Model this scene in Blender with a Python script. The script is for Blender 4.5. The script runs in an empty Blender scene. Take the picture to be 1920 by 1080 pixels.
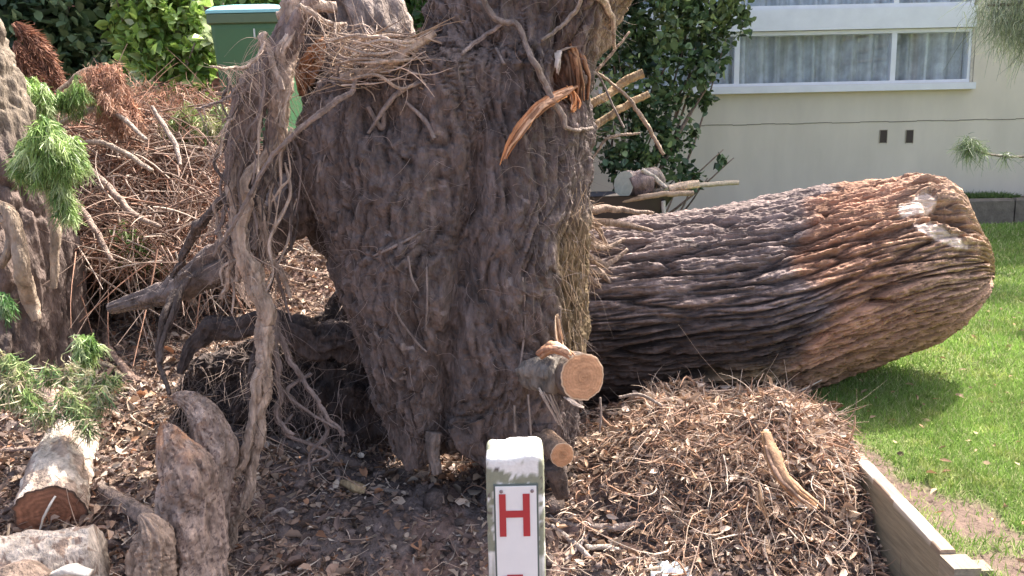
import bpy, math
import numpy as np
from mathutils import Vector

# ------------------------------------------------------------------ camera, world, sun, exposure
S = bpy.context.scene
C = S.collection
PITCH, ROLL, CZ, FPX = math.radians(10.0), math.radians(1.2), 1.5, 1600.0
fw = np.array([0, math.cos(PITCH), -math.sin(PITCH)])
up0 = np.array([0, math.sin(PITCH), math.cos(PITCH)])
rt0 = np.array([1.0, 0, 0])
rt = rt0*math.cos(ROLL) - up0*math.sin(ROLL)
up = up0*math.cos(ROLL) + rt0*math.sin(ROLL)
cam_d = bpy.data.cameras.new('camera'); cam = bpy.data.objects.new('camera', cam_d); C.objects.link(cam)
from mathutils import Matrix
cam.matrix_world = Matrix(((rt[0], up[0], -fw[0], 0), (rt[1], up[1], -fw[1], 0), (rt[2], up[2], -fw[2], CZ), (0, 0, 0, 1)))
cam_d.sensor_width = 36; cam_d.lens = 36*FPX/1920; cam_d.clip_start = 0.05; cam_d.clip_end = 1500
S.camera = cam
SUN = Vector((0.50, 0.46, 1.0)).normalized()
EL = math.asin(SUN.z)
w = bpy.data.worlds.new('World'); S.world = w; w.use_nodes = True
nt = w.node_tree; nt.nodes.clear()
sky = nt.nodes.new('ShaderNodeTexSky'); sky.sky_type = 'NISHITA'; sky.sun_disc = False
sky.sun_elevation = EL; sky.sun_rotation = math.atan2(SUN.x, SUN.y)
sky.air_density = 0.75; sky.dust_density = 6.0; sky.ozone_density = 0.0
bg = nt.nodes.new('ShaderNodeBackground'); bg.inputs[1].default_value = 0.15
wo = nt.nodes.new('ShaderNodeOutputWorld')
nt.links.new(sky.outputs[0], bg.inputs[0]); nt.links.new(bg.outputs[0], wo.inputs[0])
sl = bpy.data.lights.new('sun', 'SUN'); sl.energy = 3.1; sl.angle = math.radians(0.6); sl.color = (1, 0.95, 0.88)
so = bpy.data.objects.new('sun', sl); C.objects.link(so); so.location = (3, 4, 8)
so.rotation_euler = (-SUN).to_track_quat('-Z', 'Y').to_euler()
S.view_settings.view_transform = 'Standard'; S.view_settings.look = 'None'
S.view_settings.exposure = 1.70; S.view_settings.gamma = 1.0

# ------------------------------------------------------------------ numpy helpers
RS = np.random.RandomState(11)
_perm = np.random.RandomState(5).permutation(256); _perm = np.concatenate([_perm, _perm, _perm])
_g = np.random.RandomState(6).normal(size=(256, 3)); _g /= np.linalg.norm(_g, axis=1)[:, None]
def pn(P):                                   # gradient noise, about -0.7..0.7
    P = np.asarray(P, float); i = np.floor(P).astype(int); f = P - i; i &= 255
    u = f*f*f*(f*(f*6-15)+10)
    r = 0
    for a in (0, 1):
        wa = u[:, 0] if a else 1-u[:, 0]; pa = _perm[(i[:, 0]+a) & 255]
        for b in (0, 1):
            wb = u[:, 1] if b else 1-u[:, 1]; pb = _perm[pa+((i[:, 1]+b) & 255)]
            for c in (0, 1):
                wc = u[:, 2] if c else 1-u[:, 2]
                g = _g[_perm[pb+((i[:, 2]+c) & 255)]]
                d = g[:, 0]*(f[:, 0]-a)+g[:, 1]*(f[:, 1]-b)+g[:, 2]*(f[:, 2]-c)
                r = r + wa*wb*wc*d
    return r
def fbm(P, o=4, s=0.5):
    P = np.asarray(P, float); r = 0; a = 1.0
    for k in range(o):
        r = r + a*pn(P*(2.03**k)+17.3*k); a *= s
    return r
def sm(x): x = np.clip(x, 0, 1); return x*x*(3-2*x)
def P(px, py, Y):
    u = (px-960)/FPX; v = (540-py)/FPX
    d = rt*u + up*v + fw
    return np.array([0, 0, CZ]) + d*(Y/d[1])
def proj(V):
    q = V-np.array([0, 0, CZ]); z = q@fw
    return 960+FPX*(q@rt)/z, 540-FPX*(q@up)/z
def lawn_z(y): return .12+.058*(y-2.63)
BX = 1.40                                    # the timber edging runs along this x
def hz(x, y, rough=True):
    x = np.asarray(x, float); y = np.asarray(y, float)
    bed = np.interp(y, [0, 2.2, 2.9, 3.4, 4.0, 4.6, 9, 60, 900], [-.2, -.19, -.12, .06, .17, .22, .46, .5, .5])
    left = np.interp(y, [0, 2.2, 2.9, 3.4, 4.0, 4.9, 5.5, 6.3, 7.5, 900], [-.2, -.18, -.08, .1, .26, .46, .8, 1.15, 1.3, 1.3])
    wl = sm((-.35-x)/1.0); h = bed*(1-wl)+left*wl
    h = h + .215*np.exp(-(((x-.93)/.62)**2+((y-3.5)/.44)**2)**1.7) + .05*np.exp(-((x-1.25)/.3)**2-((y-3.2)/.3)**2)
    mq = np.stack([x.ravel()*5, y.ravel()*5, 0*x.ravel()], 1); h = h + (fbm(mq, 3).reshape(x.shape)*.085)*np.exp(-(((x-.95)/.5)**2+((y-3.45)/.4)**2)**2)
    h = h - .10*np.exp(-((x+.35)/.28)**2-((y-3.75)/.3)**2)
    if rough:
        Q = np.stack([x.ravel(), y.ravel(), 0*x.ravel()], 1)
        n = fbm(Q*3.1, 3).reshape(x.shape)*.07 + fbm(Q*14, 3).reshape(x.shape)*.028
        h = h + n*sm((9-y)/2)
    lw = (x > BX+.02)
    return np.where(lw, lawn_z(np.minimum(y, 12))-.02, h)
def G(px, py, off=0.0):                      # where the view ray meets the ground
    u = (px-960)/FPX; v = (540-py)/FPX; d = rt*u+up*v+fw; d = d/d[1]
    Ys = np.arange(1.2, 12, .01); pts = np.array([0, 0, CZ])+d*Ys[:, None]
    k = np.where(pts[:, 2] < hz(pts[:, 0], pts[:, 1], False))[0]
    p = pts[k[0]] if len(k) else pts[-1]
    p = p.copy(); p[2] += off
    return p

def mk(name, V, F, mat, parent=None, col=None, smooth=True, label=None, cat=None, group=None, kind=None):
    V = np.asarray(V, float)
    if isinstance(F, np.ndarray): F = [F]
    F = [np.asarray(f, np.int64) for f in F if len(f)]
    me = bpy.data.meshes.new(name)
    org = np.array([(V[:, 0].min()+V[:, 0].max())/2, (V[:, 1].min()+V[:, 1].max())/2, V[:, 2].min()])
    if parent is not None: org = np.array(parent['_w'])
    loc = np.zeros(3) if parent is not None else org
    Vl = V-org
    me.vertices.add(len(Vl)); me.vertices.foreach_set('co', Vl.astype(np.float32).ravel())
    li = np.concatenate([f.ravel() for f in F]); cnt = np.concatenate([np.full(len(f), f.shape[1]) for f in F])
    me.loops.add(len(li)); me.loops.foreach_set('vertex_index', li.astype(np.int32))
    me.polygons.add(len(cnt)); st = np.concatenate([[0], np.cumsum(cnt)[:-1]])
    me.polygons.foreach_set('loop_start', st.astype(np.int32)); me.polygons.foreach_set('loop_total', cnt.astype(np.int32))
    me.polygons.foreach_set('use_smooth', np.full(len(cnt), bool(smooth)))
    me.update(calc_edges=True); me.validate()
    if col is not None:
        a = me.color_attributes.new('Col', 'FLOAT_COLOR', 'POINT')
        c = np.ones((len(Vl), 4), np.float32); c[:, :3] = np.clip(col, 0, 1); a.data.foreach_set('color', c.ravel())
    me.materials.append(mat)
    o = bpy.data.objects.new(name, me); C.objects.link(o); o.location = loc
    if parent is not None: o.parent = parent
    o['_w'] = [float(x) for x in org]
    tag(o, label, cat, group, kind)
    return o
def tag(o, label=None, cat=None, group=None, kind=None):
    for k, v in (('label', label), ('category', cat), ('group', group), ('kind', kind)):
        if v: o[k] = v
    return o
def thing(name, loc, label, cat, group=None):
    o = bpy.data.objects.new(name, None); C.objects.link(o); o.location = [float(x) for x in loc]
    o.empty_display_size = .1; o['_w'] = [float(x) for x in loc]
    return tag(o, label, cat, group)
class Acc:                                   # gathers pieces of ONE mesh
    def __init__(s): s.V = []; s.Q = []; s.T = []; s.c = []; s.n = 0
    def add(s, V, F, col=None):
        V = np.asarray(V, float); F = np.asarray(F)
        (s.Q if F.shape[1] == 4 else s.T).append(F+s.n)
        s.V.append(V); s.n += len(V)
        if col is None: col = (.5, .5, .5)
        c = np.empty((len(V), 3)); c[:] = col; s.c.append(c)
        return s
    def box(s, a, b, col=None):
        x0, y0, z0 = a; x1, y1, z1 = b
        V = [(x0, y0, z0), (x1, y0, z0), (x1, y1, z0), (x0, y1, z0), (x0, y0, z1), (x1, y0, z1), (x1, y1, z1), (x0, y1, z1)]
        return s.add(V, [(0, 3, 2, 1), (4, 5, 6, 7), (0, 1, 5, 4), (1, 2, 6, 5), (2, 3, 7, 6), (3, 0, 4, 7)], col)
    def mk(s, name, mat, parent=None, **k):
        F = []
        if s.Q: F.append(np.concatenate(s.Q))
        if s.T: F.append(np.concatenate(s.T))
        return mk(name, np.concatenate(s.V), F, mat, parent, col=np.concatenate(s.c), **k)
def grid_faces(nu, nv, wrap=False):          # nu rings of nv
    i = np.arange(nu-1)[:, None]; j = np.arange(nv if wrap else nv-1)[None, :]
    a = i*nv+j; b = i*nv+(j+1) % nv; c = (i+1)*nv+(j+1) % nv; d = (i+1)*nv+j
    return np.stack([a, b, c, d], -1).reshape(-1, 4)
def spline(pts, n):                          # Catmull-Rom through rows of pts (any width)
    pts = np.asarray(pts, float); k = len(pts)
    if k == 2: t = np.linspace(0, 1, n)[:, None]; return pts[0]*(1-t)+pts[1]*t
    E = np.vstack([2*pts[0]-pts[1], pts, 2*pts[-1]-pts[-2]])
    t = np.linspace(0, k-1-1e-9, n); i = t.astype(int); f = (t-i)[:, None]
    p0, p1, p2, p3 = E[i], E[i+1], E[i+2], E[i+3]
    return .5*(2*p1+(p2-p0)*f+(2*p0-5*p1+4*p2-p3)*f**2+(-p0+3*p1-3*p2+p3)*f**3)
def tube(pts, rad, n=None, sides=16, amp=.15, freq=1.0, lin=6.0, squash=1.0, seed=0.0, cap=True, kink=.35, fine=.12):
    """noisy tube; ridges run along it. returns V, Q, T, (along, angle, ridge)"""
    pts = np.asarray(pts, float); rad = np.asarray(rad, float)
    L = np.linalg.norm(np.diff(pts, axis=0), axis=1).sum()
    if n is None: n = int(max(8, min(260, L/max(rad.mean()*.22, .0045))))
    D = spline(np.hstack([pts, rad[:, None]]), n); c = D[:, :3]; r = np.maximum(D[:, 3], .0006)
    sk = np.concatenate([[0], np.cumsum(np.linalg.norm(np.diff(c, axis=0), axis=1))]); rm = max(r.mean(), .002)
    kq = np.stack([sk/(rm*7)+seed*5.1, 0*sk+seed, 0*sk], 1); ends = np.minimum(1, np.minimum(sk, sk[-1]-sk)/(rm*5+1e-6))
    c = c+np.stack([fbm(kq+q_, 3) for q_ in (0, 31.7, 77.1)], 1)*(kink*rm*1.6*ends)[:, None]
    t = np.gradient(c, axis=0); t /= np.linalg.norm(t, axis=1)[:, None]+1e-9
    a = np.zeros_like(t); ref = np.array([0, 0, 1.]) if abs(t[0, 2]) < .8 else np.array([1., 0, 0])
    x = np.cross(t[0], ref); x /= np.linalg.norm(x)
    for i in range(n):
        x = x-t[i]*np.dot(x, t[i]); x /= np.linalg.norm(x)+1e-9; a[i] = x
    b = np.cross(t, a)
    th = np.linspace(0, 2*math.pi, sides, endpoint=False)
    s = np.concatenate([[0], np.cumsum(np.linalg.norm(np.diff(c, axis=0), axis=1))])
    A, Sg = np.meshgrid(th, s); R = np.repeat(r[:, None], sides, 1)
    q = np.stack([Sg.ravel()*freq*lin+seed*3.7, np.cos(A).ravel()*1.3*freq+seed, np.sin(A).ravel()*1.3*freq], 1)
    nz = fbm(q, 3)+.6*fbm(q*np.array([.4, 3.2, 3.2])+9, 2)
    fs = .35/rm if rm < .02 else .9/rm
    fn = fbm(np.stack([Sg.ravel()*fs*1.2+seed, np.cos(A).ravel()*rm*fs*3.2, np.sin(A).ravel()*rm*fs*3.2+seed], 1)*1.6, 3)
    R = R*(1+amp*nz.reshape(R.shape)+fine*fn.reshape(R.shape)); nz = nz+.8*fn
    V = c[:, None, :]+a[:, None, :]*(np.cos(A)*R)[..., None]+b[:, None, :]*(np.sin(A)*R*squash)[..., None]
    V = V.reshape(-1, 3); Q = grid_faces(n, sides, True); T = []
    if cap:
        V = np.vstack([V, c[0], c[-1]]); k0 = n*sides
        j = np.arange(sides); jn = (j+1) % sides
        T = np.vstack([np.stack([np.full(sides, k0), jn, j], 1), np.stack([np.full(sides, k0+1), (n-1)*sides+j, (n-1)*sides+jn], 1)])
        nz = np.concatenate([nz, [0, 0]])
    return V, Q, T, nz
def add_tube(acc, pts, rad, col=(.3, .25, .2), cv=.35, **k):
    V, Q, T, nz = tube(pts, rad, **k)
    c = np.array(col)*(1+cv*np.clip(nz, -1, 1))[:, None]
    n0 = acc.n; acc.add(V, Q, c)
    if len(T): acc.T.append(np.asarray(T)+n0)
    return acc
def px_pts(L):                               # rows (px, py, Y, radius in px) -> points, radii
    pts = np.array([P(a[0], a[1], a[2]) for a in L])
    dep = (pts-np.array([0, 0, CZ]))@fw
    return pts, np.array([a[3] for a in L])*dep/FPX
def strands(acc, b, d, L, r, curl, seg=4, sides=3, col=(.4, .3, .2), cvar=.2, tip=.3, grav=0.0, rs=RS):
    """many thin curved strands in one go; sides=2 makes ribbons"""
    N = len(b); d = d/np.linalg.norm(d, axis=1)[:, None]
    side = np.cross(d, rs.normal(size=(N, 3))); side /= np.linalg.norm(side, axis=1)[:, None]
    s2 = np.cross(d, side); L = np.asarray(L)*np.ones(N); r = np.asarray(r)*np.ones(N)
    cv = rs.normal(size=(N, 1))*curl; cv2 = rs.normal(size=(N, 1))*curl*.6
    t = np.linspace(0, 1, seg+1); rings = []
    for q in t:
        p = b+d*(L*q)[:, None]+side*cv*(L*q*q)[:, None]+s2*cv2*(L*math.sin(q*4.2)*.35)[:, None]
        p[:, 2] -= grav*L*q*q
        rr = (r*(1-(1-tip)*q))[:, None]
        if sides == 2: rings += [p+s2*rr, p-s2*rr]
        else:
            for k in range(sides):
                a = 2*math.pi*k/sides; rings.append(p+side*rr*math.cos(a)+s2*rr*math.sin(a))
    V = np.stack(rings, 1); m = sides*(seg+1)
    loc = []
    for i in range(seg):
        for k in range(1 if sides == 2 else sides):
            k2 = (k+1) % sides; loc.append((i*sides+k, i*sides+k2, (i+1)*sides+k2, (i+1)*sides+k))
    F = (np.arange(N)*m)[:, None, None]+np.array(loc)[None]
    col = np.asarray(col, float); cc = col if col.ndim == 2 else np.tile(col, (N, 1))
    cc = cc*(1+cvar*rs.normal(size=(N, 1)))
    acc.add(V.reshape(-1, 3), F.reshape(-1, 4), np.repeat(np.clip(cc, .004, .9), m, 0))
def leaves(acc, p, size, col, cvar=.25, width=.42, up=.5, rs=RS, fold=.25, dirs=None):
    """leaf = two triangles folded along the midrib"""
    N = len(p); d = rs.normal(size=(N, 3)) if dirs is None else dirs; d /= np.linalg.norm(d, axis=1)[:, None]
    nrm = rs.normal(size=(N, 3)); nrm[:, 2] += up*3; s = np.cross(d, nrm); s /= np.linalg.norm(s, axis=1)[:, None]
    n = np.cross(s, d); size = (np.asarray(size)*np.ones(N))[:, None]
    a1, a2 = p+d*size*.28, p+d*size*.68; w_ = width*rs.uniform(.7, 1.2, (N, 1)); w2 = w_*rs.uniform(.6, 1.0, (N, 1)); cu = fold*rs.uniform(.3, 1.6, (N, 1))
    V = np.stack([p, a1+s*size*w_*.85+n*size*cu*w_, a2+s*size*w2*.9+n*size*cu*w2, p+d*size-n*size*rs.uniform(-.1, .35, (N, 1)), a2-s*size*w2*.9+n*size*cu*w2, a1-s*size*w_*.85+n*size*cu*w_], 1)
    i = np.arange(N)*6
    F = np.concatenate([np.stack([i, i+1, i+2, i+3], 1), np.stack([i, i+3, i+4, i+5], 1)])
    col = np.asarray(col, float); cc = col if col.ndim == 2 else np.tile(col, (N, 1))
    cc = cc*(1+cvar*rs.normal(size=(N, 1)))
    acc.add(V.reshape(-1, 3), F, np.repeat(np.clip(cc, .004, .95), 6, 0))

# ------------------------------------------------------------------ materials
def M(name, col=None, lo=.7, hi=1.3, scale=8, stretch=(1, 1, 1), rough=.85, bump=.4, bscale=60, bstretch=None, bdist=.01,
      spec=.25, trans=0.0, col2=None, detail=8, metal=0, coat=0):
    m = bpy.data.materials.new(name); m.use_nodes = True; nt = m.node_tree; N = nt.nodes; K = nt.links
    b = N['Principled BSDF']; b.inputs['Roughness'].default_value = rough
    b.inputs['Specular IOR Level'].default_value = spec; b.inputs['Metallic'].default_value = metal
    b.inputs['Coat Weight'].default_value = coat
    tc = N.new('ShaderNodeTexCoord'); mp = N.new('ShaderNodeMapping'); K.new(tc.outputs['Object'], mp.inputs[0]); mp.inputs['Scale'].default_value = stretch
    nz = N.new('ShaderNodeTexNoise'); nz.inputs['Scale'].default_value = scale; nz.inputs['Detail'].default_value = detail
    nz.inputs['Roughness'].default_value = .62; K.new(mp.outputs[0], nz.inputs[0])
    mr = N.new('ShaderNodeMapRange'); mr.inputs[1].default_value = .3; mr.inputs[2].default_value = .7; K.new(nz.outputs[0], mr.inputs[0])
    mx = N.new('ShaderNodeMix'); mx.data_type = 'RGBA'
    K.new(mr.outputs[0], mx.inputs[0])
    if col is None:
        at = N.new('ShaderNodeAttribute'); at.attribute_name = 'Col'
        for k, f in ((6, lo), (7, hi)):
            mu = N.new('ShaderNodeVectorMath'); mu.operation = 'SCALE'; K.new(at.outputs[0], mu.inputs[0]); mu.inputs['Scale'].default_value = f
            K.new(mu.outputs[0], mx.inputs[k])
    else:
        mx.inputs[6].default_value = (*[c*lo for c in col], 1)
        mx.inputs[7].default_value = (*([c*hi for c in col] if col2 is None else col2), 1)
    out = mx.outputs[2]; K.new(out, b.inputs['Base Color'])
    if bump:
        m2 = N.new('ShaderNodeMapping'); K.new(tc.outputs['Object'], m2.inputs[0]); m2.inputs['Scale'].default_value = bstretch or stretch
        n2 = N.new('ShaderNodeTexNoise'); n2.inputs['Scale'].default_value = bscale; n2.inputs['Detail'].default_value = 5; K.new(m2.outputs[0], n2.inputs[0])
        bu = N.new('ShaderNodeBump'); bu.inputs['Strength'].default_value = bump; bu.inputs['Distance'].default_value = bdist
        K.new(n2.outputs[0], bu.inputs['Height']); K.new(bu.outputs[0], b.inputs['Normal'])
    if trans:
        t = N.new('ShaderNodeBsdfTranslucent'); K.new(out, t.inputs[0]); ms = N.new('ShaderNodeMixShader'); ms.inputs[0].default_value = trans
        K.new(b.outputs[0], ms.inputs[1]); K.new(t.outputs[0], ms.inputs[2]); K.new(ms.outputs[0], N['Material Output'].inputs[0])
    return m
m_soil = M('soil', lo=.5, hi=1.5, scale=30, bump=.9, bscale=70, bdist=.02)
m_root = M('root_bark', lo=.5, hi=1.5, scale=26, bump=1.0, bscale=75, stretch=(1, 1, .4), bdist=.018)
m_plate = M('earthy_root_mass', lo=.55, hi=1.45, scale=26, stretch=(1, 1, .45), bump=1.0, bscale=60, bdist=.028)
m_bark = M('trunk_bark', lo=.55, hi=1.45, scale=24, stretch=(.3, 1, 1), bump=1.0, bscale=60, bdist=.022)
m_wood = M('torn_wood', lo=.7, hi=1.3, scale=25, bump=.5, bscale=80, stretch=(1, 1, .3), rough=.75)
m_cut = M('sawn_wood', lo=.88, hi=1.12, scale=30, bump=.3, bscale=120, rough=.8)
m_twig = M('twig', lo=.75, hi=1.25, scale=30, bump=0, rough=.9)
m_leaf = M('leaf', lo=.8, hi=1.2, scale=12, bump=0, rough=.42, spec=.5, trans=.3)
m_dry = M('dry_leaf', lo=.8, hi=1.2, scale=20, bump=0, rough=.8, trans=.12)
m_grass = M('grass_blade', lo=.85, hi=1.15, scale=3, bump=0, rough=.55, spec=.35, trans=.35)
m_lawn = M('lawn_soil', lo=.6, hi=1.4, scale=40, bump=.6, bscale=90)
m_wall = M('painted_render', (.69, .625, .51), lo=.90, hi=1.06, scale=2.2, stretch=(1, 1, .35), bump=.25, bscale=140, bdist=.003, rough=.9)
m_white = M('white_paint', (.78, .80, .82), lo=.93, hi=1.05, scale=5, bump=.05, rough=.45)
m_post = M('weathered_white_paint', lo=.9, hi=1.06, scale=60, bump=.6, bscale=120, bdist=.003, rough=.75)
m_plain = M('painted_metal', lo=.96, hi=1.04, scale=10, bump=.03, rough=.35, spec=.5)
m_timber = M('weathered_timber', lo=.7, hi=1.25, scale=9, stretch=(8, .7, 8), bump=.4, bscale=25, bdist=.004)
m_brick = M('old_brick', (.33, .17, .12), lo=.7, hi=1.2, scale=6, bump=.4)
m_stone = M('edging_stone', lo=.7, hi=1.25, scale=14, bump=.5, bscale=60)
m_bin = M('green_plastic', lo=.93, hi=1.06, scale=4, bump=.08, bscale=300, rough=.42, spec=.5)
m_curt = M('lace_curtain', lo=.72, hi=1.25, scale=9, stretch=(1, 1, .8), bump=0, rough=.95, trans=.2)
m_dark = M('dark_void', (.03, .03, .03), bump=0)
def glass():
    m = bpy.data.materials.new('window_glass'); m.use_nodes = True; N = m.node_tree.nodes; K = m.node_tree.links; N.clear()
    t = N.new('ShaderNodeBsdfTransparent'); t.inputs[0].default_value = (.97, .98, .98, 1)
    g = N.new('ShaderNodeBsdfGlossy'); g.inputs['Roughness'].default_value = .02
    lw = N.new('ShaderNodeLayerWeight'); lw.inputs[0].default_value = .5; f = N.new('ShaderNodeMath'); f.operation = 'MULTIPLY_ADD'; f.inputs[1].default_value = .25; f.inputs[2].default_value = .02; K.new(lw.outputs['Facing'], f.inputs[0])
    x = N.new('ShaderNodeMixShader'); o = N.new('ShaderNodeOutputMaterial')
    K.new(f.outputs[0], x.inputs[0]); K.new(t.outputs[0], x.inputs[1]); K.new(g.outputs[0], x.inputs[2]); K.new(x.outputs[0], o.inputs[0])
    return m
m_glass = glass()
def jit(n, s): return RS.normal(size=(n, 3))*s
#@@SETTING
# ------------------------------------------------------------------ the setting: ground, lawn, garden bed
def axis(lo, hi, step, far):
    a = np.arange(lo, hi+step/2, step); k = []; d = step; x = hi
    while x < far: d *= 1.35; x += d; k.append(x)
    g = []; d = step; x = lo
    while x > -far: d *= 1.35; x -= d; g.append(x)
    return np.concatenate([g[::-1], a, k])
gx = axis(-3.6, 1.9, .012, 600); gy = axis(2.1, 6.6, .014, 600)
XX, YY = np.meshgrid(gx, gy); ZZ = hz(XX, YY)
Q0 = np.stack([XX.ravel(), YY.ravel(), 0*XX.ravel()], 1)
near = ((Q0[:, 1] < 6.6) & (Q0[:, 0] > -3.8) & (Q0[:, 0] < BX)).astype(float)
cl = fbm(Q0*38, 3)*.02+np.maximum(fbm(Q0*9+3, 2), 0)*.05
ZZ = ZZ+(cl*near).reshape(XX.shape)
patch = fbm(Q0*2.2+5, 3)
gc = np.array([.172, .132, .116])*(1+.35*patch)[:, None]
gc = np.where((patch > .12)[:, None], gc*np.array([1.15, 1.0, .92]), gc)
mk('ground', np.stack([XX.ravel(), YY.ravel(), ZZ.ravel()], 1), grid_faces(len(gy), len(gx)), m_soil, col=gc, kind='structure')
lx = np.concatenate([np.arange(BX+.03, 6.5, .04), [7, 9, 14, 30]]); ly = np.concatenate([np.arange(.8, 9.0, .04), [9.02]])
X1, Y1 = np.meshgrid(lx, ly); Z1 = lawn_z(Y1)+fbm(np.stack([X1.ravel(), Y1.ravel(), 0*X1.ravel()], 1)*1.5, 3).reshape(X1.shape)*.02
def dirt_w(x, y):                            # bare strip of soil along the timber edging
    n = fbm(np.stack([x, y, 0*x], 1)*3.2, 3)
    return sm((.31+.42*n-(x-BX)*np.interp(y, [2.4, 3.1, 3.6], [.70, 1.0, 2.6]))/.18)*sm((3.75-y)/.4)
dw = dirt_w(X1.ravel(), Y1.ravel())[:, None]
lc = np.array([.17, .22, .07])*(1-dw)+np.array([.135, .092, .072])*dw
mk('lawn', np.stack([X1.ravel(), Y1.ravel(), Z1.ravel()], 1), grid_faces(len(ly), len(lx)), m_lawn, col=lc, kind='structure')
# lawn behind the trunk
lx2 = np.arange(.2, BX+.031, .05); lx2[-1] = BX+.03; ly2 = np.arange(4.9, 9.03, .05)
X2, Y2 = np.meshgrid(lx2, ly2)
# grass blades
def grass(N, x0, x1, y0, y1, hmul, wmul, seed):
    rs = np.random.RandomState(seed); x = rs.uniform(x0, x1, N); y = rs.uniform(y0, y1, N)
    k = (x < .66*y+.5) & (rs.rand(N) > .93*dirt_w(x, y)); x = x[k]; y = y[k]; n = len(x)
    b = np.stack([x, y, lawn_z(y)+.002], 1)
    d = rs.normal(size=(n, 3))*.42; d[:, 2] = 1
    t = fbm(np.stack([x, y, 0*x], 1)*2.0+4, 3); t2 = rs.rand(n)
    c = np.array([.235, .36, .085])*(1+.35*t)[:, None]; c = np.where((fbm(np.stack([x, y, 0*x], 1)*5+9, 2) > .22)[:, None], c*np.array([1.35, 1.12, 1.25]), c)
    c = np.where((t2 > .82)[:, None], np.array([.46, .47, .24]), c); c = np.where((t2 < .1)[:, None], np.array([.15, .26, .05]), c)
    return b, d, rs.uniform(.022, .05, n)*hmul, rs.uniform(.0016, .003, n)*wmul, c, rs
ga = Acc()
for a in ((75000, 1.44, 3.2, 2.3, 4.2, 1.0, 1.0, 1), (60000, 1.44, 4.5, 4.2, 6.5, 1.05, 1.5, 2), (50000, 1.5, 6.6, 6.5, 8.95, 1.1, 2.2, 3)):
    b, d, L, r, c, rs = grass(*a); strands(ga, b, d, L, r, .35, seg=2, sides=2, col=c, cvar=.18, tip=.15, grav=.1, rs=rs)
ga.mk('grass', m_grass, kind='stuff', label='short sunlit green lawn grass beside the timber edging', cat='grass')

# garden bed below the house wall, with its edging blocks
WY = 9.6
bz = P(1860, 367, WY)[2]
bx0 = P(1790, 400, 9.05)[0]
a = Acc(); n = 60
bxs = np.linspace(bx0-.05, 14, n); bys = np.linspace(9.1, WY, 12); XB, YB = np.meshgrid(bxs, bys)
ZB = bz+.02*fbm(np.stack([XB.ravel(), YB.ravel(), 0*XB.ravel()], 1)*3, 3)
mk('garden_bed', np.stack([XB.ravel(), YB.ravel(), ZB], 1), grid_faces(12, n), m_lawn, col=np.array([.10, .075, .055]), kind='structure')
ga = Acc(); rs = np.random.RandomState(9); N = 9000
x = rs.uniform(bx0+.25, 7, N); y = rs.uniform(9.14, 9.56, N); b = np.stack([x, y, np.full(N, bz)], 1)
k = fbm(np.stack([x, y, 0*x], 1)*1.5, 2) > -.12; b = b[k]; d = rs.normal(size=(len(b), 3))*.5; d[:, 2] = 1
strands(ga, b, d, rs.uniform(.02, .07, len(b)), .004, .4, seg=2, sides=2, col=(.11, .17, .05), rs=rs)
ga.mk('ground_cover', m_grass, kind='stuff', label='dark green ground cover on the raised bed by the house wall', cat='ground cover')
lz = lawn_z(9.0)
xs = [bx0-.1, bx0+.62, bx0+1.62, bx0+2.62, bx0+3.62]
for i in range(4):
    a = Acc(); x0, x1 = xs[i]+.008, xs[i+1]-.008
    V = []
    for zz, ins in ((lz-.06, 0), (bz-.012, 0), (bz+.012, .02)):
        V += [(x0+ins, 9.02+ins, zz), (x1-ins, 9.02+ins, zz), (x1-ins, 9.14-ins, zz), (x0+ins, 9.14-ins, zz)]
    a.add(V, [(0, 1, 5, 4), (1, 2, 6, 5), (2, 3, 7, 6), (3, 0, 4, 7), (4, 5, 9, 8), (5, 6, 10, 9), (6, 7, 11, 10), (7, 4, 8, 11), (8, 9, 10, 11)], (.19, .16, .13))
    a.mk('edging_block', m_stone, smooth=False, cat='edging block', group='edging blocks of the raised bed',
         label=['short dark stone edging block nearest the fallen trunk', 'long stone edging block at the right edge by the lawn',
                'stone edging block beyond the right edge of the lawn', 'stone edging block furthest right along the house bed'][i])

# ------------------------------------------------------------------ the house
def W(px, py, Y=WY): return P(px, py, Y)
hx0, hx1 = W(1075, 300)[0], W(1620, 300)[0]+6.5
wl, wr = W(1130, 160)[0], W(1828, 100)[0]
zsill = (W(1383, 162)[2]+W(1820, 155)[2])/2; ztop = (W(1390, 62)[2]+W(1815, 50)[2])/2
zb1 = (W(1400, 16)[2]+W(1800, 4)[2])/2; zt2 = zb1+1.1
house = thing('house', (hx0+3, WY, bz), 'beige rendered house with lace curtained windows behind the lawn', 'house')
a = Acc(); z0 = lawn_z(9.)-.3; zH = zt2+1.2; D = 6
a.box((hx0, WY, z0), (hx1, WY+.25, zsill))                   # below the windows
a.box((wr, WY, zsill+.0001), (hx1, WY+.25, zH)); a.box((hx0, WY, zsill+.0001), (wl, WY+.25, zH))
a.box((wl, WY, zt2), (wr, WY+.25, zH))
a.box((hx0, WY+.25, z0), (hx0+.25, WY+D, zH)); a.box((hx1-.25, WY+.25, z0), (hx1, WY+D, zH)); a.box((hx0+.25, WY+D-.25, z0), (hx1-.25, WY+D, zH))
a.mk('wall', m_wall, house, smooth=False)
a = Acc(); cr = []
x = np.linspace(hx0+.2, hx1-.3, 60); zc = (W(1300, 236)[2]+W(1800, 226)[2])/2
for s in range(59): a.box((x[s], WY-.0035, zc+.004*math.sin(s*1.7)), (x[s+1], WY+.01, zc+.007+.004*math.sin(s*1.7)), (.2, .18, .14))
a.mk('mortar_crack', m_stone, house, smooth=False)
a = Acc(); a.box((hx0-.3, WY-.5, zH), (hx1+.3, WY+D+.3, zH+.18), (.55, .55, .55)); a.mk('roof', m_plain, house, smooth=False)
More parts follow.
